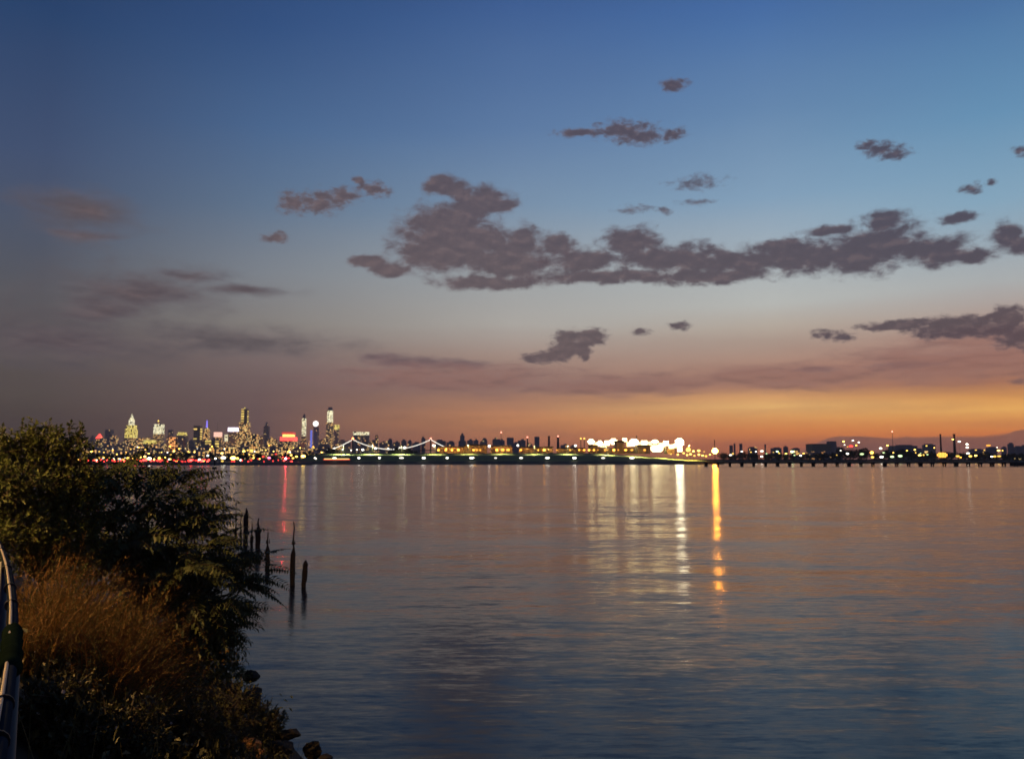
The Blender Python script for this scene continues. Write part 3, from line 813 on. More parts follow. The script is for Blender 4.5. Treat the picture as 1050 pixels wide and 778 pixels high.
Y1 = 6000
tower('skyscraper', 133.5, Y1, [('shaft', 449, 10, W_mid, 0), ('glowing_crown', 440, 9.2, W_yel, 0), ('upper_crown', 436, 7.6, W_yel, 0), ('lantern', 430, 4.6, W_white, .1), ('spire', 423.5, 3.0, W_white, .9)],
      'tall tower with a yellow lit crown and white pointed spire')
tower('skyscraper', 161.8, Y1 + 300, [('shaft', 445, 8, W_mid, 0), ('glowing_crown', 435, 8, W_white, .02), ('roof_cap', 433.6, 4, W_dim, 0)],
      'square tower with brilliant white top floors, right of the spired tower', extra=lambda r, b, k: ball_part(r, 'beacon', b, 162.5, 431.5, Y1 + 300, 5.5, E_yel))
tower('skyscraper', 101, Y1 - 300, [('shaft', 449.5, 5.5, W_dim, 0), ('pyramid_roof', 444.6, 5.8, E_redsign, .9)], 'small tower with a glowing orange red pyramid roof above the tree')
tower('skyscraper', 111, Y1 + 500, [('shaft', 440.5, 6.2, W_dark, 0)], 'unlit dark slab tower between the red pyramid roof and the spired tower')
tower('skyscraper', 202, Y1, [('shaft', 436.5, 6.5, W_band, 0)], 'tower banded with yellow floors just left of the blue spire')
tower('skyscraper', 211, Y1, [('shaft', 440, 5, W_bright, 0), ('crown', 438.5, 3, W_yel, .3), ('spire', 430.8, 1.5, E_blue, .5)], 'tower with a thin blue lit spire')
tower('skyscraper', 222.7, Y1 - 200, [('shaft', 448, 7.2, W_mid, 0), ('glowing_crown', 443, 6.5, emit('crown_pink', (1, .55, .42), 1.6, False), 0)], 'tower with a pinkish white lit crown right of the blue spire',
      extra=lambda r, b, k: (lambda mb: (mb.tube([at(223, 443, Y1 - 200) - b, at(223, 433, Y1 - 200) - b], .8, 5), mb.build('mast', M_steel, r)))(MB()))
tower('skyscraper', 232, Y1, [('shaft', 453, 5, W_mid, 0), ('lit_top', 445.5, 3.6, W_white, 0)], 'narrow block with a bright cream upper face left of the lavender sign')
tower('skyscraper', 239, Y1, [('shaft', 442.5, 9, W_dim, 0), ('sign', 438.4, 9.5, E_lav, 0)], 'block carrying a glowing white lavender sign along its roof')
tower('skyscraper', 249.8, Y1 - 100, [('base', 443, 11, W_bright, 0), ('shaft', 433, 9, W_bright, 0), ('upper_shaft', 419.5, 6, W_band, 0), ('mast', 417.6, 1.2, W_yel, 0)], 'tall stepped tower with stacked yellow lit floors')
tower('skyscraper', 272.6, Y1 + 600, [('shaft', 437, 5, W_dark, 0), ('cap', 432.8, 2.6, W_dark, .4)], 'unlit slender tower right of the tall stepped one')
tower('skyscraper', 295.5, Y1 - 500, [('shaft', 452, 15, W_mid, 0), ('red_sign', 448, 14, E_redsign, 0), ('yellow_sign', 445.4, 10, emit('sign_yellow', (1, .66, .14), 2.6), 0), ('roof_cap', 443, 12, emit('sign_red_dim', (1, .10, .06), .9, False), .1)],
      'broad building with a glowing red and yellow rooftop sign')
tower('skyscraper', 311, Y1, [('shaft', 447, 5, W_mid, 0), ('lit_shaft', 429, 3.6, W_white, 0), ('cap', 424.5, 2.6, W_dim, .3)], 'slim tower brightly lit cream from top to bottom')
tower('skyscraper', 323.6, Y1 - 200, [('shaft', 437.5, 4.6, W_dark, 0)], 'dark slender tower topped by a white ball of light', extra=lambda r, b, k: ball_part(r, 'lamp_ball', b, 323.8, 434.3, Y1 - 200, 3.0 * k, emit('ball_white', (1, .93, .88), 2.2)))
tower('skyscraper', 318.6, Y1 - 260, [('shaft', 441, 1.6, emit('blue_strip', (.2, .25, 1), .9, False), 0)], 'thin slab with a faint blue vertical light between the slim tower and the ball')
tower('skyscraper', 337.7, Y1, [('shaft', 433, 6.4, W_mid, 0), ('lit_shaft', 421, 5.2, W_white, .05), ('cap', 417.4, 4.6, W_dark, .3)], 'tallest slim tower with a white lit upper shaft and dark cap')
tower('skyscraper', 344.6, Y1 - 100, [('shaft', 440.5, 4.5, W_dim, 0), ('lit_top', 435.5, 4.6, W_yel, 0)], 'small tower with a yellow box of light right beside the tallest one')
tower('skyscraper', 366, 5200, [('shaft', 446, 8, W_dim, 0), ('lit_top', 442.6, 7.4, W_white, 0)], 'left block of a white topped pair above the bridge')
tower('skyscraper', 374.6, 5250, [('shaft', 446, 7.2, W_dim, 0), ('lit_top', 442.8, 6.6, W_white, 0)], 'right block of a white topped pair above the bridge')
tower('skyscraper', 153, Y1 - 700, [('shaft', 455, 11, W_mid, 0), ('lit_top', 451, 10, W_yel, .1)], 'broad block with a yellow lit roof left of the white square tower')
tower('skyscraper', 177, Y1 - 600, [('shaft', 448, 6, windows('facade_orange', (.3, .18, .1), .6, 2.6, WO, (1, .35, .1), 12, 10), 0)], 'orange lit block right of the white square tower')
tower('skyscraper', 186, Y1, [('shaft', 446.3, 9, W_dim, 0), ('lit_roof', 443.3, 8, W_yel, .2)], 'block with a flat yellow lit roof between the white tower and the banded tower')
tower('skyscraper', 216, Y1 - 900, [('shaft', 452, 15, W_band, 0)], 'low wide block striped with yellow floors below the blue spire')
tower('skyscraper', 259, Y1 - 600, [('shaft', 445.3, 9, W_bright, 0)], 'broad block of yellow lit floors right of the tall stepped tower')
tower('skyscraper', 144.5, Y1 - 500, [('shaft', 449, 5, W_bright, 0)], 'narrow lit block beside the yellow crowned spire tower')
tower('skyscraper', 174, Y1 + 700, [('shaft', 440.6, 4, W_dark, 0)], 'unlit thin tower behind the orange lit block')
tower('skyscraper', 474, 4800, [('shaft', 452, 7.5, W_dark, 0), ('upper_block', 446.5, 4.5, W_dark, 0), ('crown', 444.2, 2.2, W_dark, 0)], 'stepped dark silhouette standing above the orange hangars')
tower('skyscraper', 523.2, 4800, [('shaft', 448.6, 7, W_dark, 0)], 'dark square silhouette above the gap between the hangars')
tower('skyscraper', 550.6, 4800, [('shaft', 447.6, 5, W_dark, 0)], 'dark slab silhouette left of the row of smokestacks')
tower('skyscraper', 853.2, 3300, [('shaft', 452.4, 7.4, mat('slab_concrete', (.30, .26, .25), .8), 0)], 'plain grey slab tower against the yellow banded block', 'building', None)
tower('office_block', 839.5, 3200, [('base', 463, 19, W_dim, 0), ('banded_wall', 455, 19, windows('bands', (.3, .26, .15), .97, 1.5, (1, .72, .18), (1, .66, .16), 400, 11, .62), 0)], 'long block of yellow lit floors above the dark trees on the right shore', 'building', None)

# filler blocks of the skyline, each its own building
items = []
def block(px, top, w, Y, m, look):
    b = at(px, HOR, Y); b.z = 5.0; k = mpp(Y); r = rng; hw = w * k / 2
    mb = MB(); z1 = max(8, zat(top, Y) - b.z)
    mb.box(-hw, hw, -hw * .8, hw * .8, 0, z1 * .93 if w > 3 else z1)
    if w > 3: s = r.uniform(.3, .7); c = r.uniform(-.2, .2) * hw; mb.box(c - hw * s, c + hw * s, -hw * .5, hw * .5, z1 * .93 + .02, z1)
    o = mb.build('city_building', m, None, b)
    o['category'] = 'building'; o['group'] = 'city blocks of the skyline'
    wd = 'slim' if w < 4.2 else ('broad' if w > 6.5 else 'mid width')
    ht = 'tall' if top < 449 else ('low' if top > 457 else 'medium')
    items.append((o, px, '%s %s block %s' % (wd, ht, look)))
taken = [133.5, 161.8, 211, 250, 311, 324, 338]
px = 62
while px < 420:
    dens = 1 if px < 350 else .6
    if rng.random() < dens:
        top = rng.uniform(446, 456) if px < 345 else rng.uniform(450, 458)
        if min(abs(px - q) for q in taken) < 4: top += 4
        u = rng.random()
        m, lk = ((W_dark, 'with hardly a light') if u < .3 else (W_dim, 'with few lit windows') if u < .6 else (W_mid, 'dotted with lit windows') if u < .88 else (W_bright, 'full of lit windows'))
        block(px, top, rng.uniform(3, 7), rng.uniform(5300, 6800), m, lk)
    px += rng.uniform(3.2, 5.6)
px = 70
while px < 345:
    u = rng.random()
    m, lk = ((W_dim, 'with few lit windows') if u < .4 else (W_mid, 'dotted with lit windows') if u < .85 else (W_bright, 'full of lit windows'))
    block(px, rng.uniform(455, 463), rng.uniform(5, 11), rng.uniform(3000, 4200), m, lk); px += rng.uniform(4.5, 8)
for px, top, w in ((386, 446, 3), (383, 451, 8), (392, 453, 6), (400, 449.6, 4), (407, 452, 6), (414, 450.4, 5), (420, 451, 4), (427, 453, 8), (434, 447.5, 4), (452, 450.6, 10), (462, 452, 8), (482, 450, 6), (488, 449.8, 5), (494, 452, 4), (497, 449, 5), (509, 448.6, 8), (515, 450, 5), (529, 453, 5), (535, 450, 8), (543, 454, 6),
                   (579, 455, 8), (588, 456, 6), (750, 456.5, 3), (753.5, 454.6, 1.6), (760, 454.8, 2.6), (772, 458, 8), (785, 455.4, 1.4), (796, 458.5, 9), (806, 457, 4), (816, 459, 7), (860, 458, 7), (926, 456, 22), (940, 459.5, 16), (953, 455, 10), (1002, 460, 12), (1017, 458, 8), (1030, 457.6, 4), (1037, 453.8, 4.5), (1044.5, 457, 6), (1052, 456, 7)):
    far = px < 700
    block(px, top, w, rng.uniform(4200, 5000) if far else rng.uniform(2400, 3200), W_dark if rng.random() < .62 else W_dim, 'with hardly a light' if far else 'of dark hazy outline')
label_by_landmark(items, LM)

# ---------------------------------------------------------------- chimneys and masts
def stack(px, top, base, w, Y, lab, m=M_steel, light=None, cat='smokestack', name='smokestack'):
    b = at(px, HOR, Y); b.z = zat(base, Y) - 4; k = mpp(Y); h = zat(top, Y) - b.z
    root = empty(name, b); tag(root, lab, cat)
    mb = MB(); mb.tube([(0, 0, 0), (0, 0, h)], [w * k * .6, w * k * .42], 10); mb.build('shaft', m, root, smooth=True)
    mb = MB(); mb.tube([(0, 0, h * .96), (0, 0, h * 1.005)], w * k * .52, 10); mb.build('rim', M_roof, root)
    if light:
        mb = MB(); mb.ball((0, 0, h + .8 * k), .8 * k, 8, 6); mb.build('beacon', light, root)
stack(563, 447, 463, 2.4, 2600, 'dark smokestack without a light left of the beaconed stack')
stack(572.3, 448, 463, 2.6, 2600, 'dark smokestack with a red white beacon on top behind the airfield', light=E_beacon)
stack(540.8, 449, 463, 1.5, 2600, 'thin mast with a faint beacon above the long dark roof', light=E_beacon, cat='mast', name='mast')
stack(513.8, 444, 463, .5, 2600, 'very thin mast whose small light seems to float above the hangars', light=E_beacon, cat='mast', name='mast')
stack(595.7, 450.4, 463, .8, 1700, 'left one of two short light masts beside the floodlights', light=E_yel, cat='mast', name='mast')
stack(599.3, 450.4, 463, .8, 1700, 'right one of two short light masts beside the floodlights', light=E_yel, cat='mast', name='mast')
stack(965.4, 445, 466, 1.7, 1620, 'slimmer left smokestack of the pair by the orange glow')
stack(979.5, 445, 466, 2.3, 1620, 'thicker right smokestack of the pair by the orange glow')
stack(916, 443.2, 462, .4, 2400, 'hair thin mast with a pale beacon over the right shore', light=E_beacon, cat='mast', name='mast')
stack(733, 451, 463, .9, 1100, 'thin mast rising from the big orange floodlight', cat='mast', name='mast')
stack(653, 446.6, 455, 1.0, 1500, 'short mast showing above the white floodlights', cat='mast', name='mast')

# ---------------------------------------------------------------- suspension bridge
def bridge():
    Y = 3000; b = at(401, HOR, Y); b.z = 5; root = empty('suspension_bridge', b)
    tag(root, 'suspension bridge outlined by strings of white lights on its cables between two towers', 'bridge')
    def q(px, py): return at(px, py, Y) - b
    k = mpp(Y)
    for px in (361.8, 441.7):
        p = q(px, 450.4); mb = MB(); w = 1.0 * k
        for s in (-1, 1): mb.box(p.x - w * .5, p.x + w * .5, s * 6 - 1.5, s * 6 + 1.5, 0, p.z)
        for f in (.45, .75, .985): mb.box(p.x - w * .45, p.x + w * .45, -4.4, 4.4, p.z * f - 1.5, p.z * f + 1.4)
        t = mb.build('bridge_tower', M_steel, root)
        mb = MB(); mb.ball((p.x, 0, p.z + 3), 1.0 * k, 8, 6); mb.build('beacon', E_beacon if px > 400 else emit('beacon_orange', (1, .25, .08), 10, False), t)
    d0, d1 = q(322, 461.2), q(480, 461.2)
    mb = MB(); mb.box(d0.x, d1.x, -7, 7, d0.z - 3, d0.z); mb.build('deck', M_steel, root)
    def cable(pts, nb):
        mb = MB(); mb.tube(pts, .5, 5, 0)
        c = mb.build('cable', M_steel, root)
        lb = MB()
        for i in range(nb):
            f = i / (nb - 1) * (len(pts) - 1); j = min(int(f), len(pts) - 2); lb.ball(pts[j].lerp(pts[j + 1], f - j) - Vector((0, 1.2, 0)), 1.5, 6, 4)
        tag(lb.build('light_string', E_bulb, c), kind='stuff')
    def para(a, m, c, n=24):
        out = []
        for i in range(n + 1):
            t = i / n; x = a[0] + (c[0] - a[0]) * t; y = a[1] * (1 - t) + c[1] * t + (m - (a[1] + c[1]) / 2) * 4 * t * (1 - t); out.append(q(x, y))
        return out
    cable([q(341.5 + (361.8 - 341.5) * i / 10, 459.8 - 9.2 * (i / 10) ** 1.25) for i in range(11)], 20)
    cable(para((361.8, 450.6), 460.6, (441.7, 450.6)), 64)
    cable([q(441.7 + (461 - 441.7) * i / 10, 459.8 - 9.2 * (1 - i / 10) ** 1.25) for i in range(11)], 20)
bridge()

# ---------------------------------------------------------------- lamps
lamps = []
VAR = {}
def variant(m):
    # lamps of one colour differ in brightness
    if m.name not in ('lamp_white', 'lamp_yellow', 'lamp_orange', 'lamp_red', 'lamp_green'): return m
    f = rng.choice((.6, 1.1, 1.9, 3.4)); k = (m.name, f)
    if k not in VAR:
        e = m.node_tree.nodes['Principled BSDF'].inputs; VAR[k] = emit(m.name, tuple(e['Emission Color'].default_value)[:3], e['Emission Strength'].default_value * f)
    return VAR[k]
def lamp(px, py, Y, r_px, m, look, base=None, group=None, sq=(1, 1, 1)):
    """a lamp on its own post; r_px is the size of its luminaire in photo pixels"""
    p = at(px, py, Y); r = r_px * mpp(Y) * rng.uniform(.85, 1.25); m = variant(m)
    sq = (sq[0] * rng.uniform(.85, 1.5), 1, sq[2] * rng.uniform(.7, 1.1))
    g = (15.0 if 1250 < Y < 1700 and 300 < px < 715 else 5.5 if Y > 1600 else 2.4)
    h = max(p.z - g, 1.5)
    mb = MB(); mb.tube([(0, 0, 0), (0, 0, h - r * sq[2])], [.16, .10], 5, 0); mb.box(-r * sq[0] * .7, r * sq[0] * .7, -.25, .25, h + r * sq[2] * .95, h + r * sq[2] * 1.15 + .1, 0)
    mb.ball((0, 0, h), r, 8, 6, 1, sq)
    o = mb.build('shore_lamp', [M_steel, m], None, (p.x, p.y, p.z - h))
    o['category'] = 'lamp'; o['group'] = group or 'lamps along the far shore'
    lamps.append((o, px, look)); return o

# white lamps along the edge of the airfield
for px in (323, 343, 368, 389, 411.7, 434.5, 458.5, 483.7, 508.2, 534.3, 561.4, 589, 618.5, 648):
    lamp(px, 469.4, 985, .95 if px > 400 else .8, E_white, 'white shore lamp below the grass', 2.6, 'white lamps along the grass shore', (1.6, 1, .7))
# orange lamps in front of the hangars
for px, s in ((449.5, .8), (457, 1.3), (463.5, 1.1), (470, 1.4), (485.5, .8), (489, .9), (492.3, .8), (509.5, 1.4), (515.5, 1.4), (521.5, 1.0), (534, .8), (558, 1.0), (552, .6), (571, .8), (584.5, .9), (594, .7), (599, 1.0), (604, .8), (609, .8), (613, .7), (620.5, 1.2), (629.5, 1.3), (634, .7), (641.5, 1.0), (648, 1.1), (661, 1.1)):
    lamp(px, 461.3, 1330, s * .85, E_or, 'orange lamp before the hangars', 5.0, 'orange lamps along the hangars')
for px, py, s in ((501.7, 457.3, 1.3), (531, 456.6, 1.4), (444.6, 456.6, 1.3), (590, 456.8, 1.0), (415, 458.8, 1.2), (335, 461, .8), (343, 459.4, .8), (351.5, 460.8, 1.2), (360, 461.5, .7), (366, 461, .8), (372, 461, .8), (385, 459.6, 1.0), (398, 460, 1.2), (410, 459, 1.0)):
    lamp(px, py, 1500, s * .8, E_white, 'white lamp behind the grass', 7)
# apron floodlights
def flood(px, py, wpx, hpx, Y, m, lab):
    p = at(px, py, Y); k = mpp(Y); g = 15.0 if 300 < px < 720 else 2.6; h = p.z - g; b = Vector((p.x, p.y, g)); root = empty('floodlight_mast', b)
    tag(root, lab, 'floodlight', 'floodlights on masts')
    mb = MB(); mb.tube([(0, 0, 0), (0, 0, h)], [.5, .3], 8); mb.build('mast', M_steel, root)
    w, hh = wpx * k / 2 * rng.uniform(1.1, 1.35), hpx * k / 2 * rng.uniform(.95, 1.2)
    mb = MB()
    for j in range(3): mb.box(-w * .8, w * .8, .3, .9, h - hh * .75 + hh * .75 * j - .15, h - hh * .75 + hh * .75 * j + .15)
    mb.box(-.3, .3, .25, .85, h - hh, h + hh)
    hd = mb.build('lamp_frame', M_steel, root)
    nx, nz = max(1, round(wpx / 1.3)), max(1, round(hpx / 1.3)); lb = MB()
    for i in range(nx):
        for j in range(nz):
            ex, ez = 2 * (i + .5) / nx - 1, 2 * (j + .5) / nz - 1
            if ex * ex + ez * ez > 1.08: continue
            lb.ball((w * ex, -.3, h + hh * ez), min(w / nx, hh / nz) * 1.02, 8, 6, 0, (1, .6, 1))
    tag(lb.build('lamp_bank', m, hd), kind='stuff')
fl = [(606, 452.8, 6, 4.5, 'leftmost'), (615, 454.6, 5.5, 5, 'second from left of the'), (622.5, 454.2, 4, 4.5, 'third from left of the'), (629, 452.6, 7, 5.5, 'fourth from left of the'), (640.5, 451, 3.5, 3, 'small fifth from left of the'), (650, 453.6, 8, 6, 'broad sixth from left of the'), (660.5, 453.8, 5, 4, 'seventh from left of the'), (671.5, 452.8, 6.5, 4, 'eighth from left of the'), (682.8, 454.4, 4.5, 4.5, 'ninth from left of the'), (688.5, 458, 4, 4, 'low tenth from left of the')]
for px, py, w, h, s in fl:
    flood(px, py, w, h, 1480 + rng.uniform(-20, 20), E_flood, ('%s white floodlights on masts over the airfield' % s) if s != 'leftmost' else 'leftmost of the white floodlights on masts over the airfield')
for px, py, w, h, lab in ((610.5, 455.2, 4, 3.5, 'small added lower floodlight just right of the leftmost one'), (618.8, 456.6, 4.5, 4, 'added low yellowish floodlight between the second and third masts'), (634.5, 454.4, 4, 4, 'added floodlight tucked left of the tall dark block'), (644.8, 455.4, 4, 4, 'added floodlight tucked right of the tall dark block'), (656, 455.4, 4.5, 4.5, 'added lower floodlight right of the broad sixth one'),
                          (666, 454.6, 4, 3.6, 'added lower floodlight above the left end of the blinding low one'), (678, 456.4, 5, 4.5, 'added floodlight up and right of the blinding low one'), (692.5, 457, 4, 4, 'added floodlight just left of the brightest one')):
    flood(px, py, w, h, 1500, E_flood2, lab)  # masts added in the gaps so the lamps merge into one glare
flood(673.5, 459.8, 10, 6, 1400, E_flood, 'low wide blinding white floodlight under the row of masts')
flood(696.6, 453.6, 6.5, 7, 1380, E_hero, 'biggest and brightest white floodlight at the right end of the row')
flood(697, 460.5, 4, 5, 1340, E_flood, 'white floodlight on the same spot below the brightest one')
flood(733, 462.2, 4.6, 4.6, 978, E_floodo, 'big orange floodlight at the tip of the land by the pier')
flood(966, 466.4, 9, 5.2, 1475, emit('flood_amber', (1, .42, .06), 3.2), 'wide yellow orange floodlight at the foot of the smokestacks')
lamp(705.7, 461, 1300, 2.0, E_yel, 'strong yellow lamp right of the floodlights', 8)
for px, py, s in ((711, 462.5, .9), (716.5, 462, 1.1), (722, 463, .8), (708, 465.5, 1.0), (712, 467.2, 1.0), (716.6, 466, 1.1), (720.5, 467, 1.0), (724, 467.6, 1.2), (728, 466, .8), (701, 464.5, .9), (704.5, 466.4, .8), (695, 466, .8), (688, 465.4, .8)):
    lamp(px, py, 1000, s * .8, E_yel, 'yellow lamp near the pier start', 3.5)
# left city shore: red, yellow and white lamps
def scatter(n, x0, x1, y0, y1, Y0, Y1_, sizes, m, look, h=5.):
    for i in range(n):
        px = x0 + (x1 - x0) * (i + rng.uniform(.1, .9)) / n
        lamp(px, rng.uniform(y0, y1), rng.uniform(Y0, Y1_), rng.uniform(*sizes), m, look, h)
scatter(28, 80, 172, 471.2, 473.2, 880, 960, (.7, 1.25), E_red, 'red city waterfront lamp', 2.4)
scatter(16, 177, 216, 471.3, 473.2, 880, 960, (.7, 1.2), E_red, 'red city waterfront lamp', 2.4)
scatter(12, 234, 300, 470.5, 473.2, 880, 960, (.55, .9), E_red, 'red city waterfront lamp', 2.4)
scatter(22, 76, 178, 467.8, 471.6, 960, 1100, (.7, 1.2), E_yel, 'yellow city waterfront lamp', 4)
scatter(12, 76, 178, 469.5, 472.8, 900, 960, (.7, 1.2), E_white, 'white city waterfront lamp', 3)
scatter(40, 76, 345, 458.5, 467, 1500, 2600, (.42, .85), E_yel, 'faint yellow city street lamp', 7)
scatter(18, 76, 345, 456, 467, 1500, 2600, (.38, .75), E_or, 'faint orange city street lamp', 7)
scatter(10, 76, 345, 458, 467, 1500, 2600, (.3, .6), E_white, 'faint white city street lamp', 7)
for px, py, s, m, lk in ((213, 467, 2.2, E_white, 'large white waterfront lamp'), (204.5, 471, 1.4, E_white, 'single white waterfront lamp'), (229, 469.2, 2.2, E_white, 'large white waterfront lamp'), (221, 470, 1.3, E_white, 'single white waterfront lamp'), (209, 473, 1.2, E_yel, 'single yellow waterfront lamp'), (228, 472.6, 1.3, E_yel, 'single yellow waterfront lamp'),
                         (239, 469.5, 2.4, E_yel, 'large golden waterfront lamp'), (243.5, 469.8, 1.7, E_yel, 'large golden waterfront lamp'), (250, 462.5, 1.9, E_yel, 'large golden waterfront lamp'), (258, 462, 2.0, E_yel, 'large golden waterfront lamp'), (254, 461.5, 1.2, E_yel, 'single yellow waterfront lamp'), (247, 471.6, 1.2, E_white, 'single white waterfront lamp'), (260, 469.4, 1.0, E_yel, 'single yellow waterfront lamp'), (266, 470.4, 1.2, E_yel, 'single yellow waterfront lamp'), (270, 468, 1.1, E_red, 'red lamp low on the waterfront'), (276, 469.4, 1.5, emit('lamp_pink', (1, .25, .5), 3), 'magenta lamp on the waterfront'), (283, 465.5, 1.0, E_red, 'red lamp low on the waterfront'), (290, 468.6, 1.2, E_red, 'red lamp low on the waterfront'), (293, 470, 1.9, emit('hero_red', (1, .05, .07), 110), 'large red lamp casting the long red reflection'), (296, 469.6, 1.2, E_red, 'red lamp low on the waterfront'),
                         (298.5, 466.5, 1.5, E_yel, 'large golden waterfront lamp'), (304, 468, 1.2, E_yel, 'single yellow waterfront lamp'), (311, 467.6, 1.7, E_yel, 'large golden waterfront lamp'), (300.5, 469.6, 1.1, E_yel, 'single yellow waterfront lamp'), (324, 470.3, 1.2, E_white, 'single white waterfront lamp'), (84, 471, 1.8, E_white, 'large white waterfront lamp'), (78, 471, 1.2, E_white, 'single white waterfront lamp'), (130, 470, 1.5, E_yel, 'single yellow waterfront lamp'), (99.5, 472, 1.6, E_white, 'single white waterfront lamp'), (153, 469.8, 1.5, E_white, 'single white waterfront lamp'), (181, 473, 1.4, E_or, 'orange lamp low on the waterfront'),
                         (1, 468, 1.1, E_yel, 'yellow lamp seen through the left tree'), (8, 466.8, 1.3, E_white, 'white lamp seen through the left tree'), (34.5, 465.8, 1.4, E_yel, 'yellow lamp seen through the left tree'), (20, 460.5, 1.1, E_yel, 'yellow lamp seen through the left tree'), (57, 451, 1.3, E_or, 'orange lamp seen through the left tree'), (72.5, 467, .9, E_white, 'white lamp seen through the left tree'), (49, 469, .8, E_or, 'orange lamp seen through the left tree')):
    lamp(px, py, rng.uniform(930, 1050), s * .72, m, lk, 4)
# the long red and yellow lit strip below the bridge
def lit_barrier():
    Y = 978; b = at(345, 471.6, Y); root = empty('lit_barrier', b); tag(root, 'long low red and yellow lit barrier on the shore below the left bridge tower', 'barrier')
    x0, x1 = at(332.5, 470, Y).x - b.x, at(358, 470, Y).x - b.x
    mb = MB(); mb.box(x0, x1, 0, 1.5, -1, 1.6); mb.build('wall', M_conc, root)
    mb = MB(); mb.box(x0, x1, -.4, -.05, 1.05, 1.7); mb.build('yellow_tube', emit('strip_yellow', (1, .62, .2), 2.4), root)
    mb = MB(); mb.box(x0 - 1, x1 + 1, -.4, -.05, .25, .95); mb.build('red_tube', emit('strip_red', (1, .08, .04), 1.6), root)
lit_barrier()
# right shore
for px, py, s, m, lk in ((749, 466.4, .9, E_white, 0), (751.5, 465, 1.0, E_yel, 0), (760.6, 462.8, 1.1, E_white, 0), (770, 463.5, .6, E_yel, 0), (775, 463, .6, E_white, 0), (781.2, 462.4, 1.2, E_white, 0), (786, 465, .6, E_green, 0), (793, 463.6, .6, E_yel, 0), (797, 462.8, .8, E_green, 0), (799, 464.6, .6, E_yel, 0), (806, 465, .7, E_yel, 0), (812.4, 463, 1.3, E_green, 0), (814.6, 466.6, 1.2, E_green, 0), (821, 467, 1.0, E_white, 0), (824, 464.8, .9, E_yel, 0), (819, 464.8, .8, E_yel, 0), (781, 468, .8, E_white, 0), (862, 461.8, .8, E_white, 0), (869, 465, 1.0, E_white, 0), (858, 466.4, .6, E_yel, 0), (883.7, 465.4, 1.7, E_green, 0), (894, 464, 1.9, E_or, 0), (894.6, 468.6, 1.2, E_yel, 0), (903, 459.6, 1.4, E_white, 0), (906, 464, 1.2, E_green, 0), (904, 468.4, 1.6, E_white, 0), (914.8, 468.2, 1.4, E_green, 0), (923, 467.4, 1.3, E_green, 0), (916, 464, .7, E_yel, 0), (943, 466.6, 1.2, E_yel, 0), (947, 466.4, 1.3, E_yel, 0), (951, 466, 1.0, E_green, 0), (938, 461, 1.2, E_yel, 0), (939, 464, .9, E_yel, 0), (944, 464.6, .8, E_green, 0), (950, 457, .7, E_yel, 0), (958, 459, .7, E_yel, 0), (910, 456.6, .9, E_yel, 0), (930, 462, .6, E_yel, 0), (977, 450.4, .8, E_yel, 0), (983.6, 452.6, 1.2, E_white, 0), (982, 467.6, 1.6, E_yel, 0), (985, 468.8, .9, E_or, 0), (991.6, 455.4, 1.2, E_white, 0), (991.8, 458.6, 1.2, E_white, 0), (992.5, 464.6, 1.6, E_white, 0), (995, 467.6, 1.3, E_yel, 0), (1000.6, 461.3, 1.1, E_yel, 0), (1000.5, 467, 1.2, E_yel, 0), (1009.4, 461.4, 1.0, E_yel, 0), (1013.5, 456.6, 1.8, E_or, 0), (1022.4, 458.6, .8, E_white, 0), (1024, 461.8, 1.0, E_yel, 0), (1028, 461.8, .9, E_yel, 0), (1020, 467.8, 1.2, E_yel, 0), (1024.5, 467.6, 1.2, E_yel, 0), (1017, 468, .9, E_white, 0), (872.6, 457.4, 2.0, E_red, 0), (865, 452.6, .7, E_yel, 0), (866, 456, .7, E_white, 0), (874.5, 451.6, .7, E_white, 0), (880.5, 453.4, .7, E_white, 0), (869, 458, .8, E_or, 0), (878, 456.5, .8, E_or, 0)):
    nm = {E_white.name: 'white', E_yel.name: 'yellow', E_or.name: 'orange', E_red.name: 'red', E_green.name: 'greenish'}[m.name]
    lamp(px, py, 1470 if py > 461.5 else 1560, s * .78, m, '%s %s right shore lamp' % ('large' if s > 1.25 else 'small', nm), 5, 'lamps on the right shore', (1.25, 1, .8))
label_by_landmark(lamps, LM)

# ---------------------------------------------------------------- hangars and terminal
def hangar(x0, x1, top, base, Y, wall, lab, roof=True):
    c = at((x0 + x1) / 2, HOR, Y); z0 = min(zat(base, Y), 15.2) - .6; b = Vector((c.x, Y, z0)); k = mpp(Y); root = empty('hangar', b); tag(root, lab, 'building', 'airfield buildings')
    hw = (x1 - x0) * k / 2; h = zat(top, Y) - z0
    mb = MB(); mb.box(-hw, hw, 0, 26, 0, h * .86); mb.build('wall', wall, root)
    mb = MB(); mb.box(-hw - .8, hw + .8, -.8, 27, h * .86 + .01, h, 0, .04); mb.build('roof', M_roof, root)
    n = max(1, int((x1 - x0) / 5))
    for i in range(n):
        x = -hw + 2 * hw * (i + .5) / n; w = hw / n * .55
        mb = MB(); mb.box(x - w, x + w, -.12, -.02, 0.1, h * .62); mb.build('door', mat('hangar_door', (.30, .22, .14), .7) if i == 0 else bpy.data.materials['hangar_door'], root)
hangar(449, 475, 457.6, 463, 1345, M_tan, 'long orange lit hangar with pale wall right of the right bridge tower')
hangar(476, 499, 455.6, 463, 1352, M_tan, 'hangar with tall dark roof between two orange lit halls')
hangar(503, 525, 456.8, 463, 1345, M_tan, 'orange lit hall just right of the tall white lamp')
hangar(533, 557, 458, 463, 1350, M_tan, 'low dark roofed hall under the square slab silhouette')
hangar(557.5, 567, 457.6, 463.5, 1348, W_near, 'small bright hall with yellow windows beside the dark roofed hall')
hangar(572, 600, 459, 463.5, 1352, M_tan, 'low orange lit hall left of the white floodlights')
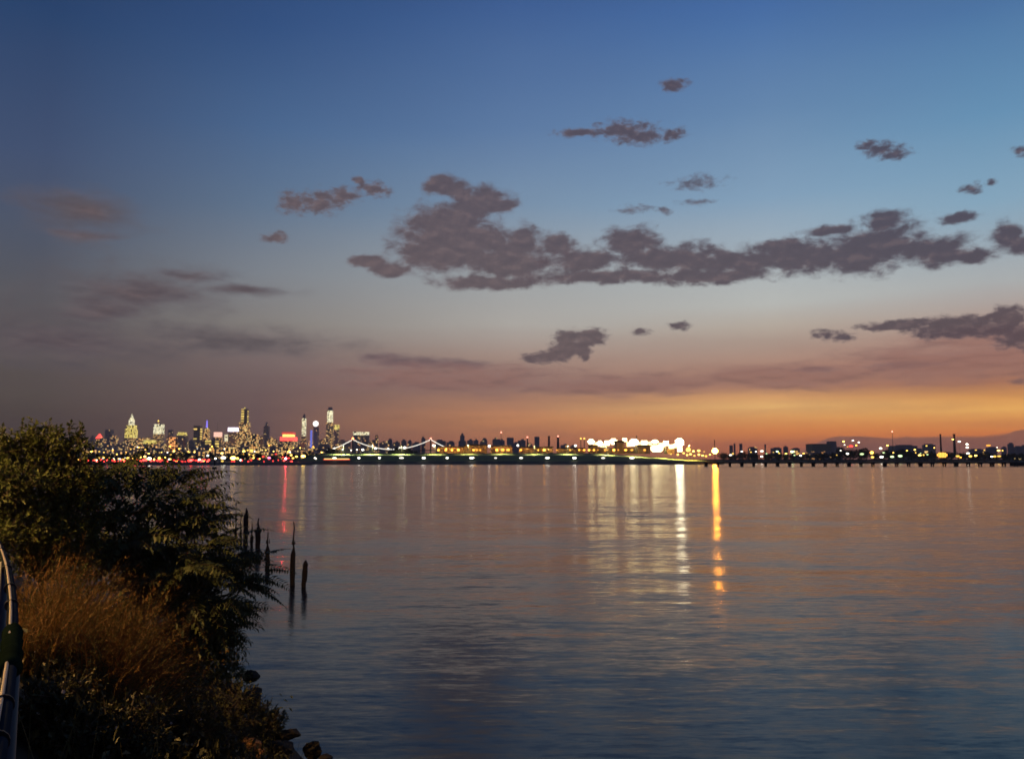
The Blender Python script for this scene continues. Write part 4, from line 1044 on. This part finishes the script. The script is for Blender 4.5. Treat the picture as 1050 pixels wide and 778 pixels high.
hangar(605, 613, 456, 463.5, 1350, M_tan, 'small dark hall in front of the leftmost floodlight')
hangar(632, 640, 451.6, 463.5, 1360, M_tan, 'tall dark block standing among the white floodlights')
hangar(654, 666, 455.8, 463.5, 1350, M_tan, 'dark roofed hall between the two widest floodlights')
hangar(684, 692, 459.6, 464, 1330, M_tan, 'small square hall left of the brightest floodlight')
hangar(614, 631, 459, 463.5, 1356, M_tan, 'low orange lit hall under the left group of floodlights')
hangar(641, 653, 459, 463.5, 1356, M_tan, 'low orange lit hall under the middle of the floodlights')

# shed with lit facade etc. on the right shore
def far_tree_proto(seed):
    r = random.Random(seed); root = empty('shore_tree'); tk = MB(); tk.tube([(0, 0, -1), (0, 0, 5)], [.5, .3], 6); cr = MB()
    lumps = [(Vector((r.uniform(-4, 4), r.uniform(-3, 3), r.uniform(3.5, 8.5))), r.uniform(2, 3.6)) for _ in range(7)]
    for c, rad in lumps:
        tk.tube([(0, 0, 4), c * .8, c], [.25, .15, .06], 4, caps=False)
        for _ in range(70):
            d = rv(); p = c + d * rad * r.uniform(.6, 1.05); cr.leaf(p, (d + rv(.8)).normalized(), d, r.uniform(.9, 1.6), r.uniform(.7, 1.1))
    tk.build('trunk', M_bark, root); cr.build('crown', M_ft, root); return root
M_ft = mat('far_foliage', (.045, .055, .02), .8, island=.7)
protos = [far_tree_proto(s) for s in (1, 2, 3)]
used = [False] * 3; titems = []
def far_tree(px, top, Y, look):
    i = rng.randrange(3)
    o = protos[i] if not used[i] else dup(protos[i]); used[i] = True
    b = at(px, HOR, Y); b.z = 2.4; s = (zat(top, Y) - b.z) / 11.2; o.location = b; o.scale = (s * 1.25, s * 1.25, s); o.rotation_euler = (0, 0, rng.uniform(0, 6))
    o['category'] = 'tree'; o['group'] = 'trees on the far shore'; titems.append((o, px, look))
px = 742
while px < 1056:
    top = rng.uniform(462.6, 465.4)
    if 862 < px < 892: top = rng.uniform(458.6, 461)
    if 905 < px < 935: top -= 2.5
    far_tree(px, top, rng.uniform(1500, 1590), 'dark rounded shore tree'); px += rng.uniform(5.5, 9)
for px in (343, 405, 409.5, 413, 422): far_tree(px, 458 + rng.uniform(0, 2.5), 1420, 'dark tree behind the grass')
px = 60
while px < 330:
    far_tree(px, rng.uniform(462.5, 466.5), rng.uniform(1200, 1500), 'dark city waterfront tree'); px += rng.uniform(9, 15)
label_by_landmark(titems, LM)

# ---------------------------------------------------------------- long pier at the right
def pier():
    Y = 700; b = at(722, HOR, Y); b.z = 0; root = empty('long_pier', b); tag(root, 'long low pier on many piles running along the right shore', 'pier')
    x1 = at(1110, HOR, Y).x - b.x; k = mpp(Y); zt = zat(473.4, Y); zb = zat(475.0, Y)
    mb = MB(); mb.box(0, x1, 0, 5, zb, zt); mb.build('deck', mat('pier_timber', (.09, .075, .065), .9, var=.5, scale=.4), root)
    mb = MB(); n = 120
    for i in range(n): mb.box(x1 * i / n, x1 * i / n + .12, .05, .17, zt + .01, zt + 1.0)
    mb.box(0, x1, .04, .18, zt + 1.01, zt + 1.12); mb.build('railing', M_steel, root)
    px = 724.6; i = 0
    while px < 1100:
        x = at(px, HOR, Y).x - b.x; w = (1.5 if i % 3 else 2.3) * k * .5; mb = MB()
        for yy in (.6, 4.2): mb.tube([(x - w * .45, yy, -2), (x - w * .45, yy, zb)], w * .5, 8); mb.tube([(x + w * .45, yy, -2), (x + w * .45, yy, zb)], w * .5, 8)
        mb.box(x - w * 1.1, x + w * 1.1, .1, 4.8, zb - .7, zb - .02)
        mb.build('pile_bent', M_pile, root); px += 12.25; i += 1
    hx0, hx1 = at(1035, HOR, Y).x - b.x, at(1120, HOR, Y).x - b.x
    mb = MB(); mb.box(hx0, hx1, -9, -.05, .25, zat(473.9, Y)); mb.build('pier_head', mat('pier_head_timber', (.05, .045, .04), .9), root)
pier()

# ---------------------------------------------------------------- lamps added to brighten the grass and hangars
def apron_fill_light(px, py, Y, power, col, size, lab, tilt=23):
    p = at(px, py, Y); g = 15.0 if Y > 1250 else 12.5; root = empty('apron_fill_lamp', (p.x, p.y, g)); h = p.z - g
    tag(root, lab, 'lamp', 'added lamps lighting grass and hangars')
    mb = MB(); mb.tube([(0, 0, 0), (0, 0, h)], [.3, .16], 6); mb.build('post', M_steel, root)
    mb = MB(); mb.box(-1.2, 1.2, -.5, .5, h, h + .35); mb.build('lamp_head', M_steel, root)
    L = bpy.data.lights.new('apron_fill_light', 'SPOT'); L.energy = power; L.color = col; L.spot_size = R(size); L.spot_blend = .8; L.shadow_soft_size = .5
    o = bpy.data.objects.new('apron_fill_light', L); COL.objects.link(o); o.parent = root; o.location = (0, -.2, h - .3); o.rotation_euler = (R(-tilt), 0, 0)
for px, py, w, c, ref in ((352, 457.5, 2.6, (.95, 1, .45), 'under the left bridge tower'), (382, 457.5, 2.6, (.95, 1, .45), 'under the bridge span'), (412, 457.5, 2.2, (.95, 1, .45), 'beside the dark trees on the grass'), (446, 456, 1.6, (1, .9, .35), 'under the right bridge tower'),
                          (480, 456, 1.4, (1, .85, .3), 'before the tall dark hangar roof'), (514, 456, 1.4, (1, .9, .35), 'before the orange lit hall'), (548, 456, 1.2, (1, .9, .4), 'before the low dark roofed hall'), (582, 456, 1.3, (1, .95, .4), 'left of the floodlights'),
                          (622, 455, 2.2, (1, .9, .35), 'before the left floodlights'), (652, 455, 3.0, (1, .85, .3), 'before the broad middle floodlight'), (682, 456, 4.0, (1, .78, .22), 'before the right floodlights'), (706, 457, 4.0, (1, .7, .16), 'right of the brightest floodlight')):
    apron_fill_light(px, 456.3, 1185, w * 2.7e5, c, 112, 'slim added lamp shining down on the grass %s' % ref)
for px, w, ref in ((458, .9, 'at the pale hangar wall'), (470, .9, 'at the right end of the pale hangar'), (487, .5, 'below the tall dark roof'), (512, 1.0, 'at the orange hall'), (520, .8, 'at the right end of the orange hall'), (540, .35, 'at the low dark roofed hall'), (562, .8, 'at the small hall with yellow windows'), (588, .5, 'at the hall left of the floodlights'), (624, .7, 'under the left group of floodlights'), (647, .7, 'under the middle of the floodlights'), (688, .6, 'at the small square hall')):
    apron_fill_light(px, 460.2, 1318, w * .45e5, (1, .50, .10), 150, 'low orange added lamp shining %s' % ref, -60)
